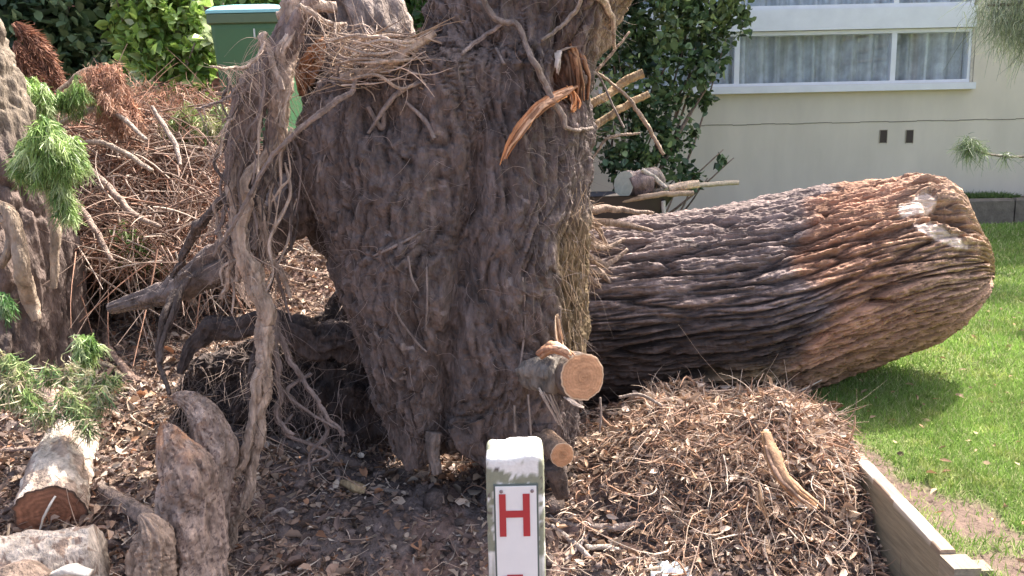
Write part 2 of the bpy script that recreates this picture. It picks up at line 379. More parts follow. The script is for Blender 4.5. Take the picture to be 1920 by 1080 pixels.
a = Acc(); a.box((wl-.03, WY-.035, ztop+.004), (wr-.02, WY+.12, zb1-.03), (.70, .76, .84)); a.mk('spandrel_panel', m_white, house, smooth=False)
mull = [W(1383, 100)[0], W(1677, 100)[0]]; mull = [mull[0]-(mull[1]-mull[0])]+mull
def window(z0, z1, first):
    f = Acc(); w_ = .028
    f.box((wl, WY+.01, z0-.005), (wr-.035, WY+.13, z0+.035)); f.box((wl, WY+.01, z1-.04), (wr-.035, WY+.13, z1))
    f.box((wl-.03, WY+.008, z0-.005), (wl, WY+.132, z1)); f.box((wr-.065, WY+.012, z0+.035), (wr-.035, WY+.128, z1-.04))
    for m_ in mull: f.box((m_-w_, WY+.014, z0+.035), (m_+w_, WY+.12, z1-.04))
    fr = f.mk('window', m_white, house, smooth=False)
    if first:
        s = Acc(); s.box((wl-.05, WY-.07, z0-.075), (wr, WY+.02, z0-.006)); s.mk('sill', m_white, fr, smooth=False)
        s = Acc(); s.box((wr-.034, WY+.006, z0-.004), (wr-.004, WY+.15, z1+.02), (.62, .56, .46)); s.mk('jamb', m_stone, fr, smooth=False)
    ed = [wl]+mull+[wr-.05]
    for i in range(len(ed)-1):
        if ed[i+1]-ed[i] < .2: continue
        g = Acc(); g.box((ed[i]+.03, WY+.06, z0+.03), (ed[i+1]-.03, WY+.066, z1-.035)); g.mk('pane', m_glass, fr, smooth=False)
        n = 260; x = np.linspace(ed[i]+.0, ed[i+1]-.0, n); rs = np.random.RandomState(i+7)
        q = np.stack([x*5, 0*x+i*3.3, 0*x], 1); fold = .05*np.sin(x*31+4*pn(q))+.03*fbm(q*2.6, 2)
        zz = np.linspace(z0-.1, z1+.1, 12); V = []; cc = []
        for z in zz:
            V.append(np.stack([x+.012*pn(q+z), WY+.15+fold*.8, 0*x+z], 1))
            st = .62+.6*np.clip(fbm(q*np.array([3, 1, 1])+5, 3)+.3, 0, 1)
            cc.append(np.stack([st*.78, st*.84, st*.88], 1))
        mk('curtain', np.concatenate(V), grid_faces(12, n), m_curt, fr, col=np.concatenate(cc))
window(zsill, ztop, True); window(zb1-.02, zt2, False)
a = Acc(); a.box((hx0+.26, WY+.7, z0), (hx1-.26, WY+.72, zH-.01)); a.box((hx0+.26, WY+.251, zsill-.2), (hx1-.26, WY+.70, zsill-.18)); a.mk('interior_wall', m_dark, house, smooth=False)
for px in (1656, 1705):
    p = W(px, 256); f = Acc(); hw, hh = .038, .068
    f.box((p[0]-hw, WY-.004, p[2]-hh), (p[0]+hw, WY+.01, p[2]+hh), (.05, .035, .03))
    v = f.mk('wall_vent', m_plain, house, smooth=False)
    s = Acc(); s.box((p[0]-hw-.006, WY-.008, p[2]-hh-.006), (p[0]-hw, WY+.008, p[2]+hh+.006), (.35, .3, .22)); s.box((p[0]+hw, WY-.008, p[2]-hh-.006), (p[0]+hw+.006, WY+.008, p[2]+hh+.006), (.35, .3, .22))
    s.box((p[0]-hw, WY-.008, p[2]+hh), (p[0]+hw, WY+.008, p[2]+hh+.006), (.35, .3, .22)); s.mk('vent_frame', m_plain, v, smooth=False)

# brick wall behind the hedge and the bin
a = Acc(); bx, by = -7.0, 9.2; z = .9; r = 0
while z < 4.2:
    x = bx-(.12 if r % 2 else 0)
    while x < .60: a.box((x, by, z), (min(x+.228, .62), by+.11, z+.074), np.array([.34, .17, .12])*RS.uniform(.75, 1.2)); x += .24
    z += .086; r += 1
a.box((bx-.12, by+.012, .8), (.615, by+.1, z-.01), (.4, .36, .32))
a.mk('brick_wall', m_stone, smooth=False, label='red brick wall glimpsed behind the hedge and the wheelie bin', cat='wall')

# ------------------------------------------------------------------ timber edging
z1_ = lawn_z(3.0)+.04
edg = thing('timber_edging', (BX, 3.0, -.2), 'weathered timber sleeper edging with white paint flecks along the lawn', 'edging')
ya, yb = 2.56, 3.42; n = 90; ys = np.linspace(ya, yb, n)
prof = np.array([(0, -.42), (0, -.3), (0, -.2), (0, -.1), (0, -.03), (0, -.004), (.004, 0), (.046, 0), (.05, -.004), (.05, -.42)])
V = np.concatenate([np.stack([BX-.035+prof[:, 0], np.full(len(prof), y), lawn_z(y)+.045+prof[:, 1]], 1) for y in ys])
V[:, 0] += .004*fbm(V*np.array([20, 2, 20]), 3); V[:, 2] += .004*fbm(V*np.array([9, 9, 9]), 3)
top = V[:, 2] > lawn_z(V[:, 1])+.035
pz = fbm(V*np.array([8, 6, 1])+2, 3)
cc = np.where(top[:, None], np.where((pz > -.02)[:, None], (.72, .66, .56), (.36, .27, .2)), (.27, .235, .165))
k = len(prof)
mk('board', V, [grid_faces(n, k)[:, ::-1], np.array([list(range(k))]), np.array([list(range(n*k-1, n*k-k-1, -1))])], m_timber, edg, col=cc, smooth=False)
a = Acc(); zt = lawn_z(2.5)+.04
a.box((BX-.04, 2.462, -.35), (BX+.045, 2.556, zt-.005), (.30, .26, .19)); a.mk('corner_post', m_timber, edg, smooth=False)
a = Acc(); a.box((BX+.047, 2.475, -.35), (BX+.095, 2.545, zt-.02), (.27, .24, .175))
a.mk('end_post', m_timber, edg, smooth=False)

# ------------------------------------------------------------------ hydrant marker post
YP = 1.47; pc = P(964.5, 825, YP)-np.array([0, 0, .0323]); hw = .0535
post = thing('marker_post', (pc[0], YP, -.2), 'mossy white concrete marker post with a red letter H plate', 'marker post')
n = 26; zt = pc[2]; zz = np.concatenate([np.linspace(-.2, zt-.2, 14), np.linspace(zt-.19, zt-.012, 40)])
rings = []
def sq(h, z, n=24):
    t = np.linspace(-1, 1, n, endpoint=False); c = .1
    q = np.concatenate([np.stack([t, -1+0*t], 1), np.stack([1+0*t, t], 1), np.stack([-t, 1+0*t], 1), np.stack([-1+0*t, -t], 1)])
    nr = np.maximum(1, (np.abs(q)**12).sum(1)**(1/12.)); q = q/nr[:, None]
    return np.stack([pc[0]+q[:, 0]*h, YP+hw+q[:, 1]*h, np.full(len(q), z)], 1)
for z in zz: rings.append(sq(hw, z))
for h, z in ((hw*.985, zt-.006), (hw*.95, zt-.001), (hw*.85, zt+.001), (hw*.6, zt+.003), (hw*.3, zt+.004), (hw*.02, zt+.004)): rings.append(sq(h, z))
V = np.concatenate(rings); ns = 96
V += (V-np.array([pc[0], YP+hw, 0]))*np.array([1, 1, 0])*(.022*fbm(V*45, 4))[:, None]
V[:, 2] += np.where(V[:, 2] > zt-.05, .010*fbm(V*26+3, 4)+.003*np.sin((V[:, 0]-pc[0])*60), 0)
stain = fbm(V*np.array([30, 30, 24]), 4); st2 = fbm(V*70+8, 3)
band = np.exp(-((V[:, 2]-(zt-.042))/.016)**2)
sidew = sm((np.abs(V[:, 0]-pc[0])-.036)/.01)*.45
wgt = sm((stain+band*.95+sidew-.24+.6*st2)/.25)
c0 = np.array([.80, .79, .74]); cg = np.array([.27, .28, .2]); cd = np.array([.12, .1, .09])
cc = c0*(1-wgt[:, None])+cg*wgt[:, None]; cc = np.where(((st2 > .38) & (V[:, 2] < zt-.02))[:, None], cd, cc)
mk('post_body', V, grid_faces(len(rings), ns, True), m_post, post, col=cc)
pf = YP-.0005
def fx(px): return pc[0]+(px-964.5)*(.107/115)
def fz(py): return zt-(py-860)*(.107/115)*1.12
a = Acc(); a.box((fx(921.5), pf-.0018, -.05), (fx(1009), pf+.004, fz(909.5)), (.10, .13, .12)); pl0 = a.mk('plate_surround', m_plain, post, smooth=False)
a = Acc(); a.box((fx(925), pf-.0045, -.04), (fx(1005.5), pf-.0019, fz(912.5)), (.80, .80, .77)); pl = a.mk('plate', m_plain, post, smooth=False)
red = (.42, .028, .036)
def bar(a, x0, x1, y0, y1): a.box((fx(x0), pf-.0060, fz(y1)), (fx(x1), pf-.0047, fz(y0)), red)
a = Acc(); bar(a, 932, 945, 926, 1005); bar(a, 978.5, 992, 926, 1005); bar(a, 945.01, 978.49, 957, 969.5); a.mk('letter', m_plain, pl, smooth=False)
a = Acc(); bar(a, 934, 944.5, 1080.5, 1152); bar(a, 944.51, 976, 1078, 1088); bar(a, 944.51, 976, 1112, 1122); bar(a, 976.01, 986, 1083, 1117); a.mk('letter', m_plain, pl, smooth=False)
for px in (936.5, 997):
    a = Acc(); t = np.linspace(0, 2*math.pi, 16, endpoint=False); r = .0033
    V = [np.stack([fx(px)+rr*np.cos(t), np.full(16, y), fz(921)+rr*np.sin(t)], 1) for rr, y in ((r, pf-.0047), (r, pf-.0062), (r*.6, pf-.0070), (.0001, pf-.0071))]
    a.add(np.concatenate(V), grid_faces(4, 16, True), (.22, .17, .17)); a.mk('screw', m_plain, pl)
#@@TREE
# ------------------------------------------------------------------ the fallen tree
YR = 3.5
tree = thing('fallen_tree', P(850, 880, YR), 'huge uprooted tree with soil covered root plate and thick bark trunk lying on the lawn', 'fallen tree')
def ridge(n, w_=.12): return 1-np.clip(np.abs(n)/w_, 0, 1)
prof = np.array([  # py, left px, right px
    (-150, 835, 1230), (-60, 825, 1200), (0, 815, 1186), (50, 800, 1150), (90, 780, 1130), (118, 680, 1117), (140, 622, 1112), (190, 592, 1109), (250, 560, 1113),
    (310, 545, 1108), (350, 560, 1103), (400, 592, 1104), (450, 614, 1096), (540, 640, 1090), (620, 668, 1086), (690, 690, 1075), (760, 715, 1068), (820, 738, 1066), (862, 752, 1052), (885, 765, 1030)], float)
nr, na = 620, 560
py = np.linspace(-150, 885, nr); lp = np.interp(py, prof[:, 0], prof[:, 1]); rp = np.interp(py, prof[:, 0], prof[:, 2])
ker = np.hanning(31); ker /= ker.sum()
def smooth1(a): return np.convolve(np.pad(a, 15, mode='edge'), ker, 'valid')
lp = smooth1(lp)+9*pn(np.stack([py*.025, 0*py, 0*py], 1)); rp = smooth1(rp)+5*pn(np.stack([py*.03, 0*py+5, 0*py], 1))
Lw = np.array([P(lp[i], py[i], YR) for i in range(nr)]); Rw = np.array([P(rp[i], py[i], YR) for i in range(nr)])
cen = (Lw+Rw)/2; ha = (Rw-Lw)/2; a_ = np.linalg.norm(ha, axis=1)
th = np.linspace(0, 2*math.pi, na, endpoint=False)
ct, st = np.cos(th), np.sin(th); e = 2/2.6
cx, sy = np.sign(ct)*np.abs(ct)**e, np.sign(st)*np.abs(st)**e
cl_ = np.clip((885-py)/40, 0.02, 1)**.5
b_ = .34*np.clip(a_/.5, .6, 1.0)*cl_
V = cen[:, None, :]+ha[:, None, :]*(cx*1.0)[None, :, None]*cl_[:, None, None]
Yoff = -(sy[None, :]*b_[:, None]); V[..., 1] += np.where(Yoff < 0, Yoff, Yoff*.8)
PX = (lp+rp)[:, None]/2+((rp-lp)/2)[:, None]*cx[None, :]; PY = np.repeat(py[:, None], na, 1)
V = V.reshape(-1, 3); PX = PX.ravel(); PY = PY.ravel()
N_ = np.stack([np.tile(ct, nr), np.tile(-st, nr), np.zeros(nr*na)], 1)
X = V*1.0; PX, PY = proj(V)
warp = fbm(X*2.5, 2)[:, None]*.10*np.array([1, 1, 0.2])
Xw = X+warp
r1 = fbm(Xw*np.array([5.5, 5.5, .9]), 3); r2 = pn(Xw*np.array([14, 14, 2.2])+7); r3 = fbm(Xw*np.array([34, 34, 6])+3, 2); r4 = fbm(Xw*np.array([60, 60, 34]), 3)
lump = fbm(X*7.0+2, 3)
r5 = fbm(X*np.array([24, 24, 15])+6, 4)
r6 = fbm(Xw*np.array([52, 52, 7])+13, 3); k7 = pn(Xw*np.array([22, 22, 2.6])+4)
d = .054*r1+.010*r2-.014*ridge(r2, .08)+.016*r3+.011*r4+.014*r5+.012*lump+.010*r6-.011*ridge(k7, .10)
# the long furrow running down the front and the swelling to its right
fxp = np.interp(PY, [200, 340, 520, 700, 860], [905, 893, 868, 835, 815]); wv = np.interp(PY, [150, 330, 460, 860], [3, 20, 24, 16])
g = np.exp(-((PX-fxp)/wv)**2)*sm((PY-180)/200); d -= .085*g
d += .06*np.exp(-((PX-995)/75)**2)*sm((PY-150)/250)+.05*np.exp(-((PX-760)/70)**2)*sm((PY-250)/150)*sm((860-PY)/200)
d += .05*np.exp(-((PX-850)/40)**2-((PY-120)/150)**2)
# hollow round the torn wood at the upper right
hol = np.exp(-((PX-1066)/20)**2-((PY-140)/50)**2); d -= .12*hol
hol2 = np.exp(-((PX-720)/45)**2-((PY-225)/35)**2); d -= .06*hol2
d -= .07*np.exp(-((PX-655)/30)**2-((PY-720)/70)**2)
front = (np.tile(sy, nr) > -.3)
V = V+N_*d[:, None]; V[:, 2] += .012*r4
V[:, 2] += .10*sm((PY-770)/90)*np.exp(-((PX-850)/55)**4); V[:, 2] += np.where(PY > 800, .05*fbm(np.stack([PX*.03, 0*PX, 0*PX], 1), 2), 0)
base = np.array([.152, .119, .106])
tone = 1+.5*fbm(X*np.array([6, 6, 1.6])+4, 4)+.25*r3+.45*r6-.35*ridge(k7, .12)
c = base*tone[:, None]
tan = sm((PX-1018-18*r1*2)/40)*sm((PY-370)/90)*sm((720-PY)/60)
c = c*(1-tan[:, None])+np.array([.20, .145, .085])*tone[:, None]*tan[:, None]
tan2 = sm((PX-1105+.25*PY)/35)*sm((150-PY)/90); c = c*(1-tan2[:, None])+np.array([.30, .22, .155])*tone[:, None]*tan2[:, None]
c = c*(1-hol[:, None])+np.array([.20, .095, .05])*hol[:, None]
pale = (fbm(X*16+9, 2) > .52)[:, None]; c = np.where(pale, np.array([.26, .215, .195]), c)
F = [grid_faces(nr, na, True)]
k0 = len(V); V = np.vstack([V, V[:na].mean(0), V[-na:].mean(0)+np.array([0, 0, -.01])]); c = np.vstack([c, base, base])
j = np.arange(na); jn = (j+1) % na
F.append(np.vstack([np.stack([np.full(na, k0), j, jn], 1), np.stack([np.full(na, k0+1), (nr-1)*na+jn, (nr-1)*na+j], 1)]))
F[0] = F[0][:, ::-1]; F[1] = F[1][:, ::-1]
plate = mk('root_plate', V, F, m_plate, tree, col=c)
PV = V.copy(); PPX, PPY, PFR = PX, PY, np.tile(sy, nr)

# the trunk, lying to the right with bark furrows that close at its far end
YT = 4.28
tp = np.array([(1040, 440, 770), (1100, 418, 776), (1180, 402, 775), (1240, 396, 772), (1320, 386, 768), (1400, 375, 766), (1470, 362, 760), (1520, 350, 748), (1580, 338, 732), (1640, 331, 712),
               (1700, 331, 690), (1740, 341, 674), (1780, 362, 652), (1810, 388, 628), (1835, 425, 604), (1852, 460, 578), (1862, 490, 552), (1868, 522, 528)], float)
nx, na = 760, 620
s = np.linspace(0, 1, nx); pxs = 1040+828*(1-(1-s)**1.35)
def ip(col_):
    yv = np.interp(pxs, tp[:, 0], tp[:, col_]); y2 = np.convolve(np.pad(yv, 12, mode='edge'), np.hanning(25)/np.hanning(25).sum(), 'valid')
    return np.where(pxs > 1845, yv, y2)
tpy, bpy_ = ip(1)+5*sm((pxs-1400)/200), ip(2)-30*sm((pxs-1330)/260); pxs = pxs-12*sm((pxs-1600)/260)
Ys = YT+.12*sm((pxs-1500)/400)
T_ = np.array([P(pxs[i], tpy[i], Ys[i]) for i in range(nx)]); B_ = np.array([P(pxs[i], bpy_[i], Ys[i]) for i in range(nx)])
cen = (T_+B_)/2; R = np.linalg.norm(T_-B_, axis=1)/2*.975
th = np.linspace(0, 2*math.pi, na, endpoint=False)
V = np.empty((nx, na, 3)); V[..., 0] = (cen[:, 0])[:, None]; V[..., 1] = cen[:, 1][:, None]-np.cos(th)[None]*R[:, None]*.98; V[..., 2] = cen[:, 2][:, None]+np.sin(th)[None]*R[:, None]
V = V.reshape(-1, 3)
N_ = np.stack([np.repeat(sm((pxs-1700)/168)*.8, na), np.tile(-np.cos(th), nx), np.tile(np.sin(th), nx)], 1); N_ /= np.linalg.norm(N_, axis=1)[:, None]
TH = np.tile(th, nx); PX = np.repeat(pxs, na); PYc = np.repeat((tpy+bpy_)/2, na); PR = np.repeat((bpy_-tpy)/2, na); PY = PYc-np.sin(TH)*PR
sl_ = np.repeat(np.concatenate([[0], np.cumsum(np.linalg.norm(np.diff(cen, axis=0), axis=1))]), na)
U = np.stack([sl_*1.5, np.cos(TH)*.52*3, np.sin(TH)*.52*3], 1)       # bark space: stays in step towards the tip
U[:, 1:] += .045*fbm(np.stack([sl_*2.2, np.cos(TH)*2, np.sin(TH)*2], 1), 2)[:, None]
U[:, 2] += .08*np.sin(sl_*2.3+.5)*np.cos(TH)
U[:, 1:] += .018*fbm(np.stack([sl_*4.5, np.cos(TH)*6, np.sin(TH)*6], 1), 3)[:, None]
k1 = pn(U*np.array([.75, 5.0, 5.0])); k2 = pn(U*np.array([1.5, 10.0, 10.0])+5); k3 = fbm(U*np.array([7, 24, 24])+2, 3); k6 = pn(U*np.array([3, 21, 21])+15); k4 = fbm(V*45, 2)
fade = sm(np.repeat(R, na)/.16)
cr1, cr2 = ridge(k1, .10), ridge(k2, .14); flk = fbm(U*np.array([5, 30, 30])+11, 3); PXf, PYf = proj(V); front_ = np.cos(TH) > -.3; PX = np.where(front_, PXf, PX); PY = np.where(front_, PYf, PY)
d = (-.046*cr1-.026*cr2-.010*ridge(k6, .15)+.014*k3+.007*k4+.014*flk+.016*pn(U*np.array([1, 4, 4])+9))*(.25+.75*fade)
d += .03*fbm(V*np.array([1.6, 2.4, 2.4]), 2)
def blob(x, y, sx, sy_, ang=0):
    ca, sa = math.cos(ang), math.sin(ang); dx, dy = PX-x, PY-y
    return np.exp(-((dx*ca+dy*sa)/sx)**2-((-dx*sa+dy*ca)/sy_)**2)
fr = (np.cos(TH) > -.3)
burl = blob(1745, 372, 70, 26, .45)*fr; lip = blob(1775, 405, 40, 13, .5)*fr
d += .050*burl-.075*lip+.03*blob(1800, 440, 50, 18, .6)*fr
n5 = fbm(V*14, 3)
bare = sm((np.maximum(blob(1716, 386, 44, 17, -.3), blob(1764, 440, 62, 15, .42))*fr-.40+.35*n5)/.18)
d = np.where(bare > .3, d*.35+.012*n5, d)
d += (0.03*blob(1786, 372, 46, 13, .8)+.025*blob(1740, 352, 40, 10, .25)-.075*blob(1764, 404, 30, 8, .55)-.05*blob(1800, 418, 26, 7, .9))*fr
V = V+N_*d[:, None]
tone = 1+.40*k3+.32*fbm(U*np.array([2, 7, 7])+8, 3)
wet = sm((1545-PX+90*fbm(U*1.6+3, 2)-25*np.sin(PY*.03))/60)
low = sm((PY-565+60*fbm(U*np.array([.8, 2, 2]), 2))/90)*wet  # shade on the log's underside, put into the bark colour
cb = np.array([.35, .195, .13]); cw = np.array([.215, .165, .15]); c_shade = np.array([.055, .040, .034])
c = cb*(1-wet[:, None])+cw*wet[:, None]; c = c*(1-low[:, None]*.9)+c_shade*low[:, None]*.9
tip = sm((PX-1600)/200)[:, None]*sm((620-PY)/120)[:, None]; c = c*(1-.5*tip)+np.array([.40, .29, .21])*.5*tip
strip = (blob(1420, 705, 120, 17, 0)*sm(k3+.6))[:, None]; c = c*(1-strip)+np.array([.26, .175, .095])*strip
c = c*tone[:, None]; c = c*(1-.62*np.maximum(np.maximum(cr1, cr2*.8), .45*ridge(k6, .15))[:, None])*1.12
lich = blob(1320, 450, 90, 25)*fr; c = np.where(((lich*.6+.7*flk) > .85)[:, None], np.array([.42, .42, .38]), c)
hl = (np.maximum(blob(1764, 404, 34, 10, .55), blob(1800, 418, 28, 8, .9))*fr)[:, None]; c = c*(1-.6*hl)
c = c*(1-bare[:, None])+np.array([.66, .52, .43])*(1+.5*n5)[:, None]*bare[:, None]
F = [grid_faces(nx, na, True)]
k0 = len(V); V = np.vstack([V, V[:na].mean(0), V[-na:].mean(0)+np.array([.01, 0, 0])]); c = np.vstack([c, cw, cb])
j = np.arange(na); jn = (j+1) % na
F.append(np.vstack([np.stack([np.full(na, k0), jn, j], 1), np.stack([np.full(na, k0+1), (nx-1)*na+j, (nx-1)*na+jn], 1)]))
F[0] = F[0][:, ::-1]; F[1] = F[1][:, ::-1]; F = [f[:, ::-1] for f in F]
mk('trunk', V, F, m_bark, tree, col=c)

def front_y(px, py):                         # front surface of the root plate at a pixel, as a Y
    k = PFR > 0; i = np.argmin((PPX[k]-px)**2+(PPY[k]-py)**2); return PV[np.where(k)[0][i], 1]
def root(L, col, name='root', mat=None, label=None, parent=tree, **kw):
    pts, r = px_pts(L); a = Acc(); kw.setdefault('amp', .34); kw.setdefault('sides', 26); kw.setdefault('fine', .2); kw.setdefault('kink', .15 if name == 'fine_root' else .7)
    add_tube(a, pts, r, col=col, seed=L[0][0]*.013+L[0][1]*.031, **kw)
    return a.mk(name, mat or m_root, parent, label=label)
def splinters(L, cols, n=7, name='torn_wood', parent=tree, mat=None, seed=1, top=None, thick=.35, **tg):
    """a bundle of long flat slivers side by side: torn fibrous wood, one mesh"""
    rs = np.random.RandomState(seed); pts, r = px_pts(L); a = Acc(); m = r.max()
    for i in range(n):
        o_ = rs.normal(size=3)*np.array([.38, .2, .3])*m; k0_, k1_ = rs.uniform(0, .22), rs.uniform(.72, 1)
        D = spline(np.hstack([pts, r[:, None]]), 40)[int(k0_*40):int(k1_*40)]; w_ = D[:, 3:4]/m; q = D[:, :3]+o_*w_+np.cumsum(rs.normal(size=(len(D), 3)), 0)*m*.03
        c_ = np.array(cols[rs.randint(len(cols))])*rs.uniform(.8, 1.2)
        add_tube(a, q[::4], np.maximum(D[::4, 3]*rs.uniform(.35, .8), .0014)*np.linspace(1, .4, len(D[::4])), col=c_, sides=10, squash=thick, amp=.35, lin=9, kink=.3, fine=.25, seed=i*3.3+seed)
    return a.mk(name, mat or m_wood, parent, **tg)
TAN, GRY, DRK, PAL = (.42, .315, .24), (.25, .195, .17), (.115, .088, .075), (.50, .39, .31)
# second stem behind, upper left of the plate
root([(655, -120, 3.75, 60), (672, 0, 3.75, 62), (690, 60, 3.7, 70), (700, 130, 3.65, 72), (715, 200, 3.6, 60), (730, 280, 3.6, 45)], (.28, .225, .195), sides=70, n=170, amp=.22, lin=2, freq=1.6, label='thick grey root standing behind the plate')
root([(575, -60, 3.6, 22), (590, 10, 3.62, 26), (600, 70, 3.65, 30), (605, 130, 3.62, 40), (640, 190, 3.6, 55), (660, 260, 3.55, 60)], (.085, .06, .048), sides=50, n=90, amp=.25, lin=3)
root([(520, 30, 3.45, 8), (570, 18, 3.45, 12), (630, 14, 3.5, 10)], PAL, sides=14)
# flayed orange wood in the shade of the gap
# the pale bundle of roots hanging down the left
H = []
H.append(([(572, -60, 3.32, 24), (560, 0, 3.3, 23), (548, 60, 3.28, 20), (543, 120, 3.27, 20), (534, 200, 3.26, 18), (524, 250, 3.26, 12), (500, 290, 3.24, 9), (470, 340, 3.2, 9), (456, 400, 3.18, 11), (464, 450, 3.17, 13), (482, 510, 3.16, 17), (492, 580, 3.15, 16), (500, 640, 3.14, 15), (494, 690, 3.13, 10)], TAN))
H.append(([(600, -40, 3.34, 18), (560, 20, 3.3, 22), (528, 70, 3.3, 26), (498, 130, 3.3, 30), (476, 180, 3.3, 33), (463, 240, 3.3, 28), (456, 300, 3.28, 22), (450, 360, 3.26, 17), (447, 430, 3.24, 14), (452, 490, 3.22, 10)], (.25, .19, .165)))
H.append(([(500, 130, 3.27, 12), (515, 190, 3.27, 15), (510, 260, 3.28, 17), (492, 330, 3.27, 15), (476, 400, 3.24, 13), (470, 470, 3.2, 12)], GRY))
H.append(([(560, 20, 3.26, 9), (535, 80, 3.24, 8), (520, 140, 3.23, 8), (525, 200, 3.22, 7), (530, 240, 3.22, 5)], PAL))
H.append(([(500, 60, 3.25, 3), (492, 75, 3.25, 8), (515, 120, 3.23, 6), (530, 170, 3.22, 7)], PAL))
H.append(([(500, 640, 3.14, 14), (496, 700, 3.13, 12), (486, 760, 3.12, 11), (482, 810, 3.11, 10), (472, 870, 3.1, 9), (462, 930, 3.09, 9), (446, 985, 3.08, 8), (430, 1035, 3.06, 7)], TAN))
H.append(([(488, 690, 3.11, 8), (478, 740, 3.1, 9), (476, 800, 3.1, 8), (455, 860, 3.09, 9), (425, 905, 3.08, 9), (390, 950, 3.07, 8)], TAN))
H.append(([(492, 560, 3.17, 8), (512, 620, 3.17, 7), (520, 690, 3.17, 6), (524, 740, 3.17, 5), (520, 780, 3.17, 5), (535, 805, 3.16, 4), (552, 815, 3.16, 2)], GRY))
H.append(([(508, 570, 3.2, 6), (535, 660, 3.19, 5), (575, 720, 3.18, 4), (610, 775, 3.17, 4), (645, 818, 3.16, 3)], GRY))
H.append(([(445, 300, 3.22, 7), (434, 360, 3.2, 9), (440, 420, 3.19, 8), (450, 480, 3.18, 6), (445, 530, 3.17, 5)], TAN))
H.append(([(476, 400, 3.2, 5), (495, 440, 3.2, 6), (510, 490, 3.2, 5), (530, 520, 3.2, 5), (545, 560, 3.2, 3)], TAN))
H.append(([(484, 370, 3.2, 4), (494, 410, 3.19, 4), (502, 460, 3.19, 4), (512, 495, 3.19, 2)], TAN))
H.append(([(400, 380, 3.2, 3), (412, 440, 3.2, 4), (432, 480, 3.19, 5), (425, 530, 3.18, 4), (414, 560, 3.18, 3)], TAN))
H.append(([(440, 350, 3.35, 8), (400, 395, 3.4, 8), (366, 430, 3.45, 9), (340, 490, 3.5, 6), (322, 520, 3.5, 4)], DRK))
H.append(([(470, 230, 3.25, 4), (440, 270, 3.2, 4), (428, 330, 3.2, 5), (420, 400, 3.2, 4), (405, 440, 3.2, 3)], GRY))
H.append(([(500, 600, 3.2, 9), (480, 660, 3.17, 8), (468, 720, 3.14, 5), (474, 790, 3.12, 4)], DRK))
H.append(([(560, 10, 3.22, 4), (590, 30, 3.25, 5), (620, 45, 3.3, 4), (650, 44, 3.35, 2)], PAL))
H.append(([(496, 60, 3.2, 3), (488, 100, 3.18, 3), (462, 125, 3.15, 3), (440, 128, 3.12, 3), (395, 125, 3.05, 2)], PAL))
H.append(([(490, 130, 3.2, 3), (450, 160, 3.15, 3), (420, 185, 3.1, 2), (370, 205, 3.05, 2)], GRY))
H.append(([(455, 170, 3.2, 3), (440, 215, 3.17, 3), (420, 240, 3.12, 2), (414, 290, 3.1, 2)], PAL))
fa = Acc(); rs = np.random.RandomState(19)
for L, cc in H:
    o = root(L, cc, amp=.5, freq=1.4, lin=3.5, fine=.3, kink=1.0); hv = np.empty(len(o.data.vertices)*3, np.float32); o.data.vertices.foreach_get('co', hv); hv = hv.reshape(-1, 3)+np.array(tree['_w'])
    n = int(30+len(L)*9); b = hv[rs.choice(len(hv), n)]; d = rs.normal(size=(n, 3))*np.array([1, .6, .5]); d[:, 2] -= .7
    strands(fa, b, d, rs.gamma(2, .03, n)+.01, rs.uniform(.0008, .0022, n), .7, seg=6, sides=3, col=np.array(cc)*.95, grav=.6, rs=rs)
fa.mk('hair_roots', m_twig, tree, kind='stuff')
# big dark roots running back to the left from the hollow
root([(600, 330, 3.7, 50), (540, 400, 3.65, 48), (480, 455, 3.6, 40), (420, 495, 3.6, 36), (360, 525, 3.6, 27), (300, 550, 3.62, 20), (250, 565, 3.65, 15), (205, 578, 3.68, 9)], (.17, .135, .12), sides=44, n=150, amp=.4)
root([(560, 260, 3.75, 45), (520, 330, 3.75, 40), (480, 400, 3.72, 30), (440, 440, 3.7, 22)], DRK, sides=30, n=90, amp=.4)
root([(690, 650, 3.62, 34), (620, 632, 3.62, 30), (550, 620, 3.6, 25), (470, 610, 3.57, 20), (400, 618, 3.54, 17), (360, 650, 3.52, 13), (338, 700, 3.5, 6)], (.095, .073, .065), sides=44, n=220, amp=.5, fine=.3, kink=1.0)
root([(660, 470, 3.72, 50), (620, 400, 3.75, 55), (570, 350, 3.8, 50), (520, 330, 3.85, 30)], (.07, .055, .05), sides=34, n=80, amp=.3)
root([(355, 520, 3.5, 5), (330, 570, 3.45, 6), (312, 620, 3.4, 5), (300, 680, 3.35, 4)], DRK)
root([(330, 545, 3.5, 7), (305, 600, 3.42, 7), (295, 660, 3.38, 5), (318, 740, 3.3, 4)], DRK)
# stubs under the plate
root([(770, 780, 3.35, 34), (768, 830, 3.33, 24), (778, 880, 3.3, 15)], (.15, .115, .10), sides=26, n=50)
root([(815, 810, 3.22, 14), (812, 850, 3.21, 13), (820, 888, 3.2, 10)], (.17, .135, .115))
root([(880, 790, 3.3, 50), (895, 830, 3.28, 36), (915, 862, 3.27, 16)], (.125, .098, .088), sides=30, n=50, amp=.45)
root([(1010, 780, 3.3, 45), (1010, 830, 3.3, 30), (1040, 860, 3.3, 15)], (.12, .09, .08), sides=30, n=50, amp=.45)
